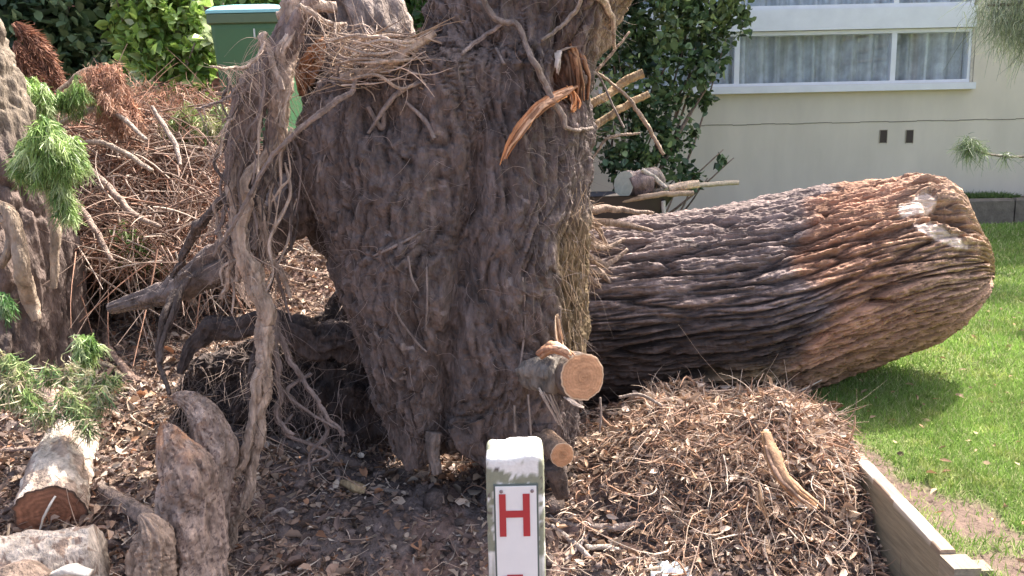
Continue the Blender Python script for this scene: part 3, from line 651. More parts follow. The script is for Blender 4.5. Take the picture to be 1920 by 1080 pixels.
# roots lying over the face of the plate
def on(L, off=.03): return [(x, y, front_y(x, y)-off, r) for x, y, r in L]
root(on([(890, -20, 4), (920, 22, 6), (940, 40, 6), (970, 50, 6), (985, 80, 5), (1000, 115, 6), (1020, 150, 6), (1032, 185, 6), (1055, 220, 6), (1068, 242, 4), (1110, 240, 3)], .05), (.24, .19, .16), amp=.15)
root(on([(1100, -30, 3), (1085, 10, 4), (1060, 45, 4), (1015, 76, 3)]), (.33, .26, .21))
root(on([(942, 44, 3), (915, 65, 4), (885, 85, 4), (866, 102, 3)]), (.28, .22, .19))
root(on([(1105, -10, 6), (1130, 0, 6), (1148, 40, 4), (1152, 90, 3)]), PAL)
root([(640, 145, 3.18, 7), (690, 132, 3.16, 10), (735, 118, 3.15, 11), (775, 90, 3.15, 10), (815, 62, 3.17, 8)], TAN, amp=.4, sides=22)
root([(400, 480, 3.1, 3), (450, 400, 3.1, 4), (500, 310, 3.1, 4), (560, 245, 3.1, 5), (610, 205, 3.1, 6), (655, 175, 3.12, 5), (668, 150, 3.14, 4)], (.24, .185, .155), amp=.3)
for q in range(9):
    x0, y0 = RS.uniform(600, 680), RS.uniform(60, 150)
    root([(x0, y0, 3.12, 2), (x0+50, y0+RS.uniform(-15, 15), 3.1, 3), (x0+100, y0+RS.uniform(-18, 20), 3.12, 3), (x0+150, y0+RS.uniform(-30, 20), 3.2, 2)], PAL if q % 2 else TAN, name='fine_root', sides=8)
for L in ([(700, 480, 2), (740, 462, 3), (790, 435, 2)], [(765, 480, 2), (772, 520, 2), (785, 545, 1.5)], [(742, 560, 2), (745, 590, 2), (780, 640, 2), (800, 660, 2)], [(800, 500, 2), (801, 560, 2), (798, 620, 2)],
          [(600, 300, 3), (596, 340, 3), (610, 290, 2)], [(930, 90, 3), (945, 120, 3), (935, 100, 2)], [(1080, 130, 2), (1120, 140, 2), (1150, 200, 2), (1170, 240, 2)], [(720, 210, 5), (715, 240, 5), (690, 200, 4)],
          [(650, 570, 3), (700, 620, 4), (760, 700, 3)], [(760, 190, 3), (800, 230, 5), (815, 260, 4)], [(690, 250, 3), (740, 180, 5), (800, 150, 3)], [(980, 520, 2), (985, 600, 2), (975, 690, 2)]):
    root(on(L, .012), (.26, .21, .185), name='fine_root', sides=8, amp=.2)
# fibres at the torn right edge, dropping to the cut root and over the trunk end
fa = Acc(); rs = np.random.RandomState(31); N = 170
yy = rs.uniform(380, 720, N); xx = np.interp(yy, [380, 480, 720], [1085, 1078, 1070])+rs.uniform(-35, 22, N)
b = np.array([P(xx[i], yy[i]-40, 3.26+rs.uniform(-.06, .12)) for i in range(N)]); d = rs.normal(size=(N, 3))*.22; d[:, 2] -= 1
strands(fa, b, d, rs.uniform(.05, .2, N), .0016, .3, seg=5, sides=3, col=(.36, .26, .17), cvar=.25, rs=rs)
b = np.array([P(rs.uniform(1085, 1110), rs.uniform(370, 520), 3.7) for i in range(40)]); d = rs.normal(size=(40, 3))*.35+np.array([.8, 0, -.5])
strands(fa, b, d, rs.uniform(.06, .18, 40), .003, .4, seg=6, sides=4, col=(.36, .26, .19), rs=rs)
fa.mk('root_fibres', m_twig, tree, kind='stuff')
for q in range(7):
    y0 = 378+q*22+RS.uniform(-8, 8); e_ = RS.uniform(-20, 40); root([(1070, y0, 3.72, RS.uniform(7, 14)), (1098+e_*.3, y0+8+q, 3.76, 9), (1130+e_, y0+RS.uniform(5, 30), 3.82, 6), (1165+e_*1.8, y0+RS.uniform(-5, 50), 3.88, 3)], (.28, .205, .16), name='fine_root' if q % 2 else 'root', sides=12, amp=.4)
fa = Acc(); N = 420; b = np.array([P(rs.uniform(610, 800), rs.uniform(62, 165), rs.uniform(3.12, 3.3)) for _ in range(N)]); d = rs.normal(size=(N, 3))*np.array([1, .3, .28])
strands(fa, b, d, rs.uniform(.05, .2, N), rs.uniform(.0012, .004, N), .35, seg=6, sides=4, col=np.array([TAN, GRY, PAL, (.3, .21, .14)])[rs.choice(4, N)], rs=rs)
N = 1500; i = rs.choice(np.where((PFR > .0) & (PPY > -20) & (PPY < 880))[0], N); b = PV[i]-np.array([0, .004, 0]); d = rs.normal(size=(N, 3))*np.array([.8, .5, .6]); d[:, 2] -= .5; d[:, 1] -= .15
strands(fa, b, d, rs.uniform(.03, .13, N), .0011, .8, seg=6, sides=3, col=(.25, .20, .175), cvar=.3, rs=rs)
fa.mk('hair_roots', m_twig, tree, kind='stuff')
# torn heartwood blade at the upper right
OR = [(.62, .27, .11), (.50, .22, .10), (.66, .40, .24), (.34, .18, .10), (.56, .25, .11)]
BR = [(.30, .15, .08), (.22, .115, .065), (.40, .22, .12), (.15, .09, .06)]
splinters([(x, y, front_y(x, y)-.04, q) for x, y, q in ((1078, 160, 8), (1052, 174, 15), (1024, 190, 17), (994, 215, 16), (968, 250, 16), (950, 282, 12), (936, 318, 4))], OR, n=13, seed=3, label='orange splintered blade of torn wood')
splinters([(x, y, front_y(x, y)+.01, q) for x, y, q in ((1068, 85, 18), (1080, 130, 24), (1084, 180, 22), (1082, 235, 10))], BR, n=16, seed=5)
splinters([(x, y, front_y(x, y)-.03, q) for x, y, q in ((1062, 165, 10), (1076, 190, 14), (1070, 212, 8))], OR, n=7, seed=7)
splinters([(x, y, front_y(1040, y)-.02, q) for x, y, q in ((1049, 92, 6), (1047, 118, 7), (1045, 142, 5))], [(.62, .53, .45), (.5, .4, .33)], n=4, seed=9)
splinters([(x, y, front_y(x, y)-.02, q) for x, y, q in ((1046, 96, 4), (1066, 90, 6), (1092, 88, 4))], [(.5, .42, .36), (.4, .3, .24)], n=4, seed=11)
# sawn pole-like roots sticking out to the right, behind the plate
for L in ([(1090, 205, 3.6, 8), (1150, 168, 3.6, 8), (1206, 137, 3.6, 8)], [(1100, 248, 3.6, 6), (1160, 208, 3.6, 7), (1217, 176, 3.6, 6)]): root(L, (.42, .30, .18), amp=.08)
root([(1110, 130, 3.58, 3), (1160, 165, 3.58, 3), (1200, 215, 3.58, 4), (1245, 290, 3.58, 3)], (.36, .27, .2), amp=.2, sides=10)
root([(1050, 200, 3.5, 3), (1130, 120, 3.55, 3), (1180, 60, 3.6, 2)], (.3, .22, .17), amp=.2, sides=8)
root([(1110, 300, 3.55, 2), (1140, 260, 3.55, 3), (1200, 250, 3.58, 2)], (.34, .26, .2), amp=.2, sides=8)

def cutroot(name, c0, ax, R, L, bark, wood, parent, label=None, flat=1.0, rim=(.6, .42, .28)):
    """short log: sawn face at c0, running back along -ax; the sawn face is a sub-part with its rings"""
    ax = np.array(ax, float); ax /= np.linalg.norm(ax); a = Acc()
    pts = [c0-ax*L, c0-ax*L*.6, c0-ax*L*.3, c0]
    V, Q, T, nz = tube(pts, [R*1.12, R*1.0, R*.97, R], n=60, sides=64, amp=.055, lin=4, seed=R*40, cap=False, fine=.05, kink=.1)
    ns = 64; c = np.array(bark)*(1+.45*np.clip(nz, -1, 1))[:, None]; a.add(V, Q, c); o = a.mk(name, m_root, parent, label=label)
    rim_ = V[-ns:]; cc = rim_.mean(0); rr = []; col = []; ks = np.linspace(1.0, .02, 26)
    tan1 = np.cross(ax, [0, 0, 1]); tan1 /= np.linalg.norm(tan1)
    for k in ks:
        p = cc+(rim_-cc)*k+ax*.004*(1-k**6); n_ = fbm(p*np.array([30, 30, 60]), 2); p = p+ax*(.0025*n_)[:, None]; rr.append(p)
        ring = .5+.5*math.sin(k*46); q = np.array(wood)*(.88+.18*ring)*(1 if k > .35 else .82); q = q if k < .93 else np.array(rim)
        col.append(np.tile(q, (ns, 1))*(1+.18*n_)[:, None])
    f = mk('sawn_face', np.concatenate(rr), grid_faces(26, ns, True), m_cut, o if parent is None else o, col=np.concatenate(col))
    return o
splinters([(608, 70, 3.42, 10), (590, 110, 3.46, 20), (574, 150, 3.48, 22), (566, 190, 3.46, 10)], [(.34, .16, .08), (.24, .115, .06), (.42, .22, .12)], n=14, seed=21)
c0 = P(1092, 707, 3.05)
cutroot('cut_root', c0, (.35, -.9, .12), .088, .42, (.20, .16, .135), (.50, .27, .15), tree, label='thick sawn root stub with pale round cut face')
root([(985, 700, 3.2, 25), (1015, 700, 3.12, 32), (1045, 703, 3.08, 36)], (.24, .21, .18), sides=30, n=50)
splinters([(1012, 664, 3.06, 10), (1036, 648, 3.04, 15), (1062, 655, 3.03, 12), (1075, 668, 3.02, 5)], [(.52, .29, .17), (.38, .2, .12), (.6, .42, .3)], n=11, seed=13, thick=.7)
splinters([(1044, 585, 3.14, 4), (1046, 620, 3.11, 9), (1054, 655, 3.07, 9)], [(.5, .3, .17), (.36, .22, .13), (.58, .42, .28)], n=8, seed=14)
splinters([(1010, 728, 3.05, 8), (1028, 758, 3.04, 9), (1050, 800, 3.03, 4)], [(.55, .45, .36), (.42, .33, .27)], n=6, seed=15)
splinters([(1030, 735, 3.07, 9), (1044, 770, 3.06, 9), (1062, 820, 3.05, 3)], [(.40, .31, .25), (.52, .42, .33)], n=7, seed=16)
splinters([(1058, 744, 3.03, 6), (1078, 760, 3.02, 8), (1098, 766, 3.02, 4)], [(.56, .45, .36), (.42, .28, .18)], n=6, seed=17)
# soil-caked lower left lobe of the root mass
LOB = []
def lobe(L, cc, seed, n=150, sides=120):
    pts, r = px_pts(L); V, Q, T, nz = tube(pts, r, n=n, sides=sides, amp=.32, lin=1.2, freq=1.5, seed=seed, fine=.1)
    V = V+.085*fbm(V*np.array([9, 9, 7]), 5)[:, None]*np.array([.2, -1, .7])+.02*fbm(V*40, 3)[:, None]*np.array([0, -1, .5]); LOB.append(V[:n*sides]); a = Acc(); a.add(V, Q, np.array(cc)*(1+.5*fbm(V*6, 3))[:, None]); a.T.append(T); a.mk('root_mass', m_plate, tree)
lobe([(760, 745, 3.85, 105), (680, 740, 3.88, 98), (600, 740, 3.88, 82), (520, 750, 3.85, 66), (440, 760, 3.82, 50), (370, 780, 3.8, 36), (320, 800, 3.78, 18)], (.060, .046, .042), 3)
lobe([(700, 570, 3.9, 66), (640, 640, 3.88, 56), (560, 670, 3.86, 46), (470, 680, 3.84, 38), (390, 700, 3.82, 28), (350, 740, 3.8, 16)], (.075, .058, .052), 5)
LV = np.concatenate(LOB); rs = np.random.RandomState(45); i = rs.choice(len(LV), 2600); b = LV[i]; d = rs.normal(size=(2600, 3)); d[:, 2] -= .3; d[:, 1] -= .4; fa = Acc()
strands(fa, b, d, rs.gamma(2, .035, 2600)+.02, rs.uniform(.001, .0035, 2600), .5, seg=5, sides=4, col=np.array([(.2, .15, .125), (.14, .11, .095), (.3, .23, .19)])[rs.choice(3, 2600)], grav=.5, rs=rs); fa.mk('hair_roots', m_twig, tree, kind='stuff')
rs = np.random.RandomState(44)
for q in range(34):
    x0, y0 = rs.uniform(425, 560), rs.uniform(120, 420); yy = y0; L = []; x = x0; Yq = rs.uniform(3.17, 3.3); k_ = rs.randint(4, 7)
    for i in range(k_):
        L.append((x, yy, Yq-.012*i, rs.uniform(1.6, 4.2)*(1-.5*i/k_))); yy += rs.uniform(25, 60); x += rs.normal()*16+(462-x)*.12
    root(L, (TAN, GRY, PAL, DRK)[rs.randint(4)], name='fine_root', sides=9)
for q in range(3):
    x0, y0 = rs.uniform(540, 700), rs.uniform(660, 780); L = [(x0, y0, 3.22, 3), (x0+rs.normal()*25, y0+35, 3.18, 4), (x0+rs.normal()*40, y0+75, 3.16, 3), (x0+rs.normal()*50, y0+110, 3.15, 2)]
    root(L, (.2, .155, .135), name='fine_root', sides=9)
cutroot('cut_root', P(1054, 853, 3.02), (.25, -.9, .05), .046, .25, (.3, .21, .15), (.48, .25, .13), tree, label='small sawn root stub low beside the marker post')
root([(1040, 870, 3.1, 20), (1050, 900, 3.12, 18), (1055, 930, 3.14, 12)], DRK, sides=20)
for L in ([(1125, 745, 3.1, 2), (1127, 780, 3.1, 2), (1124, 812, 3.1, 2)], [(990, 740, 3.05, 2), (994, 790, 3.05, 2), (996, 818, 3.05, 2)], [(965, 760, 3.1, 3), (966, 810, 3.1, 3)], [(1160, 745, 3.2, 3), (1200, 740, 3.2, 3), (1240, 760, 3.2, 3)]):
    root(L, (.3, .24, .2), name='fine_root', sides=8)
#@@DEBRIS
# ------------------------------------------------------------------ loose wood
def stick(name, L, col, label, cat='stick', group=None, mat=None, ground=False, **kw):
    pts, r = px_pts(L); a = Acc(); kw.setdefault('amp', .22); kw.setdefault('sides', 14)
    add_tube(a, pts, r, col=col, seed=L[0][0]*.017+L[0][1]*.01, **kw)
    return a.mk(name, mat or m_root, label=label, cat=cat, group=group)
def gl(L, off=1.0):                          # (px, py, r) lying on the ground: Y from the terrain
    out = []
    for x, y, r in L:
        g = G(x, y+r*off); out.append((x, y, g[1], r))
    return out
# log with the red sawn face
g = G(95, 1000); c0 = P(95, 962, g[1]); cb_ = G(135, 850); back = P(140, 822, cb_[1]+.05)
ax = c0-back; L_ = np.linalg.norm(ax); ax /= L_
a = Acc(); R = .128
ax2 = np.array([-.12, -.9, -.25]); ax2 /= np.linalg.norm(ax2)
V, Q, T, nz = tube([back, back*.5+c0*.5+np.array([.0, 0, .015]), c0], [R*.9, R*.97, R], n=90, sides=72, amp=.10, lin=4, cap=False)
c = np.array([.40, .31, .25])*(1+.5*nz)[:, None]; c = np.where((fbm(V*9, 2) > .12)[:, None], (.58, .50, .42), c)
rlog = thing('sawn_log', c0-np.array([0, 0, R]), 'sawn log with pale bark and dark red cut face at lower left', 'log')
a.add(V, Q, c); a.mk('bark', m_root, rlog)
rim_ = V[-72:]; cc = rim_.mean(0); rr = []; col = []
for k in np.linspace(1, .02, 24):
    p = cc+(rim_-cc)*k+ax*.003*(1-k**6); n_ = fbm(p*np.array([25, 25, 60]), 2); rr.append(p+ax*(.003*n_)[:, None]); col.append(np.tile(np.array([.37, .18, .11])*(.9+.15*math.sin(k*40)) if k < .94 else (.12, .08, .06), (72, 1))*(1+.5*n_)[:, None])
mk('sawn_face', np.concatenate(rr), grid_faces(24, 72, True), m_cut, rlog, col=np.concatenate(col))
rr = V[:72]; k = np.vstack([rr, rr.mean(0)]); j = np.arange(72)
mk('back_face', k, np.stack([np.full(72, 72), (j+1) % 72, j], 1), m_cut, rlog, col=np.array([.6, .35, .2]))
pts = [P(104, 930, c0[1]-.03), P(92, 950, c0[1]-.05), P(80, 975, c0[1]-.045), P(74, 996, c0[1]-.03)]
a = Acc(); add_tube(a, pts, [.007, .008, .008, .006], col=(.72, .66, .55), squash=.4, amp=.12, cv=.1)
a.mk('wood_splinter', m_wood, label='pale splinter of wood leaning across the red sawn face', cat='splinter')
# pale log in the corner
pl_ = [(-160, 1105, 2.62, 80), (-40, 1085, 2.64, 78), (60, 1070, 2.66, 72), (130, 1052, 2.68, 62), (186, 1036, 2.7, 52)]
pts, r = px_pts(pl_); V, Q, T, nz = tube(pts, r, n=130, sides=90, amp=.13, lin=5, seed=4)
c = np.array([.60, .51, .42])*(1+.22*nz)[:, None]; n_ = fbm(V*12, 3); c = np.where((n_ > .22)[:, None], (.30, .22, .17), c); c = np.where((fbm(V*40, 2) > .35)[:, None], (.26, .19, .15), c)
a = Acc(); a.add(V, Q, c); a.T.append(T); a.mk('pale_log', m_root, label='large pale barked log filling the bottom left corner', cat='log')
stick('bark_slab', [(95, 1078, 2.45, 8), (130, 1068, 2.45, 18), (170, 1075, 2.45, 12)], (.74, .68, .58), 'white flake of bare wood in front of the pale corner log', 'bark piece', mat=m_wood, amp=.4, squash=.5)
stick('bark_slab', [(-20, 1100, 2.42, 30), (40, 1075, 2.42, 38), (85, 1088, 2.42, 24)], (.22, .16, .125), 'dark curved slab of bark in the very bottom left corner', 'bark piece', amp=.35, squash=.5, sides=40, n=50)
# split stump
stump = thing('split_stump', G(350, 1080), 'grey speckled split stump with two raised prongs at lower left', 'stump')
def sp(L, name, cc, **k):
    pts, r = px_pts(L); V, Q, T, nz = tube(pts, r, n=200, sides=130, amp=.20, lin=5.5, freq=.8, fine=.10, kink=.8, **k)
    c = np.array(cc)*(1+.4*nz)[:, None]; c = np.where((fbm(V*70, 3) > .26)[:, None], (.17, .12, .10), c); V = V+.034*fbm(V*np.array([15, 15, 11]), 5)[:, None]*np.array([.3, -1, .5]); og = sm((V[:, 2]-V[:, 2].max()+.16)/.12)*sm(fbm(V*16, 2)*2+.5)*(name == 'front_prong'); c = c*(1-og[:, None])+np.array([.52, .29, .17])*og[:, None]; a = Acc(); a.add(V, Q, c); a.T.append(T); return a.mk(name, m_root, stump)
sp([(368, 1110, 2.86, 62), (362, 1040, 2.87, 58), (362, 960, 2.88, 56), (352, 890, 2.89, 52), (330, 845, 2.9, 36), (314, 810, 2.9, 20), (306, 793, 2.9, 5)], 'front_prong', (.36, .265, .21), seed=1)
sp([(385, 1000, 2.98, 40), (392, 920, 3.0, 42), (395, 850, 3.02, 42), (388, 800, 3.03, 34), (370, 765, 3.04, 26), (345, 748, 3.05, 17), (325, 748, 3.05, 7)], 'rear_prong', (.31, .235, .19), seed=2)
stick('broken_stump', [(280, 1130, 2.7, 34), (282, 1060, 2.72, 38), (288, 1015, 2.73, 33), (278, 985, 2.74, 20), (262, 965, 2.75, 5)], (.36, .265, .20), 'short broken stump piece in front of the split stump', 'stump', amp=.5, sides=80, n=140, freq=1.5, lin=2, fine=.3, kink=1.0)
stick('broken_branch', gl([(185, 905, 12), (215, 935, 15), (250, 955, 17), (295, 985, 16), (330, 1010, 10)]), (.26, .2, .165), 'thick grey broken branch lying against the split stump', 'branch', amp=.35, sides=24)
for L, cc, lb in (
    ([(-20, 585, 6), (10, 630, 7), (28, 668, 8), (60, 690, 8), (100, 722, 7), (150, 752, 7), (195, 772, 6), (240, 786, 6)], (.52, .42, .33), 'long pale branch slanting down from the left edge'),
    ([(45, 690, 9), (70, 718, 13), (90, 745, 13), (110, 775, 13), (140, 810, 14)], (.36, .26, .21), 'rough brown branch ending above the red sawn log'),
    ([(-20, 848, 4), (60, 842, 5), (130, 845, 5), (200, 853, 5), (286, 857, 5)], (.27, .2, .17), 'thin straight stick crossing behind the split stump from the left edge'),
    ([(160, 780, 5), (145, 815, 6), (125, 850, 6), (85, 905, 8), (150, 868, 5)], (.20, .15, .125), 'dark forked stick resting on the red sawn log'),
    ([(115, 690, 3), (160, 680, 5), (200, 684, 5), (230, 705, 4), (262, 728, 3)], (.46, .37, .25), 'pale arched twig above the green clippings'),
    ([(200, 575, 6), (198, 620, 7), (202, 650, 7), (225, 680, 7), (250, 708, 7), (280, 728, 6)], (.38, .265, .205), 'reddish upright stick bending right past the green tuft'),
    ([(110, 600, 12), (95, 612, 14), (84, 640, 12), (70, 690, 10)], (.34, .23, .17), 'thick reddish bent branch standing near the left edge'),
    ([(100, 588, 10), (125, 585, 12), (150, 595, 8)], (.40, .31, .25), 'short grey broken branch top near the left edge'),
    ([(262, 940, 6), (295, 938, 8), (332, 940, 7)], (.42, .32, .26), 'short blunt stick touching the front of the split stump'),
    ([(1030, 974, 4), (1075, 982, 6), (1130, 988, 7), (1180, 986, 7), (1215, 968, 6), (1246, 950, 4)], (.33, .26, .22), 'curved grey branch lying right of the marker post'),
    ([(1098, 1022, 3), (1108, 1026, 5), (1132, 1026, 5), (1165, 1032, 5)], (.70, .60, .48), 'short pale peeled stick right of the marker post'),
    ([(1035, 985, 4), (1065, 1008, 5), (1090, 1030, 5), (1120, 1060, 4), (1135, 1085, 3)], (.42, .35, .3), 'grey forked root stick slanting to the bottom edge'),
    ([(1060, 1050, 3), (1085, 1025, 4), (1112, 990, 4)], (.38, .31, .27), 'grey twig crossing the forked root stick'),
    ([(1330, 985, 3), (1310, 1015, 4), (1345, 965, 4)], (.50, .38, .29), 'tan twig propped in the middle of the bark litter'),
    ([(1205, 800, 3), (1212, 770, 3), (1218, 738, 2)], (.50, .42, .36), 'thin upright twig at the left of the root mound'),
    ([(560, 950, 4), (600, 930, 5), (632, 905, 5), (630, 880, 4), (600, 868, 3)], (.30, .235, .21), 'curled grey root left of the stump holes'),
    ([(700, 890, 4), (740, 886, 7), (790, 893, 7), (825, 905, 4)], (.21, .165, .145), 'flat grey root lying under the root plate'),
    ([(690, 915, 3), (750, 922, 4), (800, 930, 3)], (.3, .24, .2), 'thin pale root below the flat grey root'),
    ([(480, 812, 3), (560, 838, 9), (610, 856, 12), (660, 868, 12), (700, 880, 6)], (.15, .115, .10), 'dark thick root half buried left of the root plate'),
    ([(660, 862, 3), (710, 858, 4), (745, 845, 3)], (.2, .16, .14), 'slender dark root curving under the root plate'),
    ([(480, 1000, 3), (500, 970, 4), (530, 955, 4), (550, 970, 3)], (.34, .27, .23), 'small hooked root on the dark soil'),
    ([(640, 905, 6), (665, 912, 11), (685, 918, 8)], (.42, .31, .18), 'yellowish broken chunk of wood on the dark soil'),
    ([(1420, 1040, 4), (1440, 1010, 6), (1470, 1000, 5)], (.44, .33, .25), 'tan twig in front of the timber edging'),
    ):
    big = lb.startswith(('thick reddish', 'short grey broken'))
    stick('branch' if any(r > 10 for _, _, r in L) else 'stick', gl(L), cc, lb, 'branch' if any(r > 10 for _, _, r in L) else 'stick', amp=.25)
# torn orange slab on the mound
splinters([(1437, 806, 3.1, 9), (1450, 850, 3.04, 16), (1466, 890, 2.98, 16), (1490, 920, 2.95, 13), (1520, 945, 2.93, 12), (1552, 970, 2.9, 5)], [(.50, .29, .15), (.40, .24, .14), (.62, .42, .26), (.3, .19, .13)], n=14, name='bark_strip', parent=None, seed=31, label='long orange brown strip of torn root wood on the mound', cat='bark strip')
splinters([(1422, 905, 2.96, 4), (1428, 945, 2.93, 9), (1438, 965, 2.92, 9), (1441, 990, 2.91, 3)], [(.62, .42, .26), (.5, .33, .2)], n=6, name='bark_strip', parent=None, seed=32, label='pale orange strip of bark hanging low on the mound', cat='bark strip')
g = G(1255, 1076); a = Acc(); rs = np.random.RandomState(3)
n = 26; uu, vv = np.meshgrid(np.linspace(-1, 1, n), np.linspace(-1, 1, n)); q = np.stack([uu.ravel()*2, vv.ravel()*2, 0*uu.ravel()], 1)
V = np.stack([g[0]+uu.ravel()*.075, g[1]-.02+vv.ravel()*.045, g[2]+.03+.02*fbm(q, 3)*2-.02*uu.ravel()**2], 1)
a.add(V, grid_faces(n, n), np.where((fbm(q*2, 3) > .2)[:, None], (.35, .42, .34), (.82, .85, .84))); a.mk('crumpled_paper', m_plain, label='crumpled white scrap of litter at the bottom edge', cat='litter')

# ------------------------------------------------------------------ old tree trunk at the left edge
gt = thing('gnarled_tree', G(10, 565), 'gnarled old tree trunk cut by the left edge of the picture', 'tree')
YG = 4.45
pts, r = px_pts([(-11, 640, YG, 170), (16, 560, YG, 130), (22, 500, YG, 120), (4, 440, YG, 116), (-18, 360, YG, 116), (-42, 280, YG, 116), (-76, 200, YG, 118), (-120, 120, YG, 122), (-165, 0, YG, 122), (-220, -200, YG, 120)])
V, Q, T, nz = tube(pts, r, n=330, sides=260, amp=.16, lin=2.2, freq=1.0, seed=2)
k1 = ridge(pn(V*np.array([9, 9, 2.2])+fbm(V*3, 2)[:, None]), .15); cenx = V[:, 0]
nv = len(V); c_ = np.vstack([np.repeat(spline(np.hstack([pts, r[:, None]]), 330)[:, :3], 260, 0), pts[:1], pts[-1:]]); dr = V-c_; dr /= np.linalg.norm(dr, axis=1)[:, None]+1e-6
V = V-dr*(.03*k1-.018*fbm(V*np.array([24, 24, 8]), 4))[:, None]
c = np.array([.14, .105, .09])*(1+.6*fbm(V*np.array([8, 8, 3]), 3))[:, None]; mo = sm((V[:, 2]-P(0, 300, YG)[2])/.25)[:, None]
c = c*(1-mo)+np.array([.18, .145, .11])*mo*(1+.3*nz)[:, None]
a = Acc(); a.add(V, Q, c); a.T.append(T); a.mk('trunk', m_root, gt)
for L in ([(-10, 380, 8), (20, 400, 12), (32, 440, 13), (42, 500, 14), (55, 560, 14), (70, 600, 8)], [(-10, 420, 4), (4, 410, 8), (18, 430, 8), (16, 470, 8), (0, 500, 8)], [(60, 280, 6), (85, 340, 9), (100, 410, 10), (104, 480, 8), (100, 540, 6)]):
    pts, r = px_pts([(x, y, YG-.42+.1*(x > 50), q) for x, y, q in L]); a = Acc(); add_tube(a, pts, r, col=(.36, .28, .21), amp=.3, sides=20); a.mk('buttress', m_root, gt)

# ------------------------------------------------------------------ leaf litter, bark chips, twigs (nobody could count these)
def scatter(N, x0, x1, y0, y1, rs, keep=None):
    x = rs.uniform(x0, x1, N); y = rs.uniform(y0, y1, N); k = (np.abs(x) < .68*y+.25) & (x < BX-.03)
    if keep is not None: k &= keep(x, y, rs)
    x, y = x[k], y[k]; Q = np.stack([x, y, 0*x], 1)
    z = hz(x, y)+fbm(Q*38, 3)*.02+np.maximum(fbm(Q*9+3, 2), 0)*.05
    return np.stack([x, y, z], 1)
def density(x, y, rs):                       # bare dark soil under the plate, litter elsewhere
    n = fbm(np.stack([x, y, 0*x], 1)*2.6+8, 3)
    bare_ = np.exp(-((x+.25)/.75)**2-((y-3.25)/.42)**2)
    return rs.rand(len(x)) > .85*bare_+.35*n
rs = np.random.RandomState(77)
pal = np.array([(.30, .205, .15), (.40, .29, .215), (.50, .39, .30), (.24, .16, .12), (.17, .12, .10), (.56, .47, .38), (.38, .20, .115)])
a = Acc(); b = scatter(95000, -3.6, BX, 2.2, 6.6, rs, density); n = len(b); b[:, 2] += rs.uniform(.0, .025, n)
d = rs.normal(size=(n, 3)); d[:, 2] *= .45
leaves(a, b, .010+rs.gamma(2.2, .0095, n), pal[rs.choice(7, n, p=[.24, .22, .13, .16, .13, .06, .06])], width=.30, up=.35, rs=rs, dirs=d, fold=.6)
n2 = 7000; b = np.stack([rs.normal(.95, .33, n2), rs.normal(3.42, .26, n2)], 1); b = b[(b[:, 0] < BX-.03) & (b[:, 1] < 3.85)]; n2 = len(b); b = np.column_stack([b, hz(b[:, 0], b[:, 1])+rs.uniform(.0, .06, n2)]); d = rs.normal(size=(n2, 3)); d[:, 2] *= .5
leaves(a, b, rs.uniform(.02, .06, n2), np.array([(.52, .39, .29), (.44, .30, .2), (.62, .5, .4)])[rs.choice(3, n2)], width=.22, up=.3, rs=rs, dirs=d, fold=.6)
n2 = 260; xx = rs.uniform(BX+.06, 3.4, n2); yy_ = rs.uniform(2.4, 6.5, n2); b = np.column_stack([xx, yy_, lawn_z(yy_)+.03]); d = rs.normal(size=(n2, 3)); d[:, 2] *= .3
leaves(a, b, rs.uniform(.02, .05, n2), np.array([(.36, .22, .13), (.5, .36, .22), (.26, .17, .12)])[rs.choice(3, n2)], width=.3, up=.6, rs=rs, dirs=d)
a.mk('leaf_litter', m_dry, kind='stuff', label='brown dead leaves and bark chips strewn over the dug soil', cat='leaf litter')
a = Acc(); b = scatter(15000, -3.6, BX, 2.2, 6.6, rs, density); n = len(b); b[:, 2] += rs.uniform(.0, .03, n); d = rs.normal(size=(n, 3)); d[:, 2] *= .3
strands(a, b, d, rs.gamma(1.7, .05, n)+.02, .001+rs.gamma(1.3, .0012, n), .5, seg=5, sides=4, col=pal[rs.choice(6, n)]*1.05, rs=rs)
a.mk('twig_litter', m_twig, kind='stuff', label='short broken twigs and root ends scattered on the soil', cat='twigs')
# clods of soil
a = Acc(); b = scatter(3200, -2.5, BX-.05, 2.3, 4.6, rs); ico = []
t = (1+5**.5)/2; iv = np.array([(-1, t, 0), (1, t, 0), (-1, -t, 0), (1, -t, 0), (0, -1, t), (0, 1, t), (0, -1, -t), (0, 1, -t), (t, 0, -1), (t, 0, 1), (-t, 0, -1), (-t, 0, 1)])/1.9
it = np.array([(0, 11, 5), (0, 5, 1), (0, 1, 7), (0, 7, 10), (0, 10, 11), (1, 5, 9), (5, 11, 4), (11, 10, 2), (10, 7, 6), (7, 1, 8), (3, 9, 4), (3, 4, 2), (3, 2, 6), (3, 6, 8), (3, 8, 9), (4, 9, 5), (2, 4, 11), (6, 2, 10), (8, 6, 7), (9, 8, 1)])
for p in b:
    s_ = rs.gamma(1.6, .006)+.005; a.add(p+iv*s_*rs.uniform(.6, 1.3, 3)*(1+.25*rs.normal(size=(12, 1))), it, np.array([.145, .11, .096])*rs.uniform(.7, 1.5))
a.mk('soil_clods', m_soil, kind='stuff', label='crumbling clods of dark soil around the root plate', cat='soil clods')

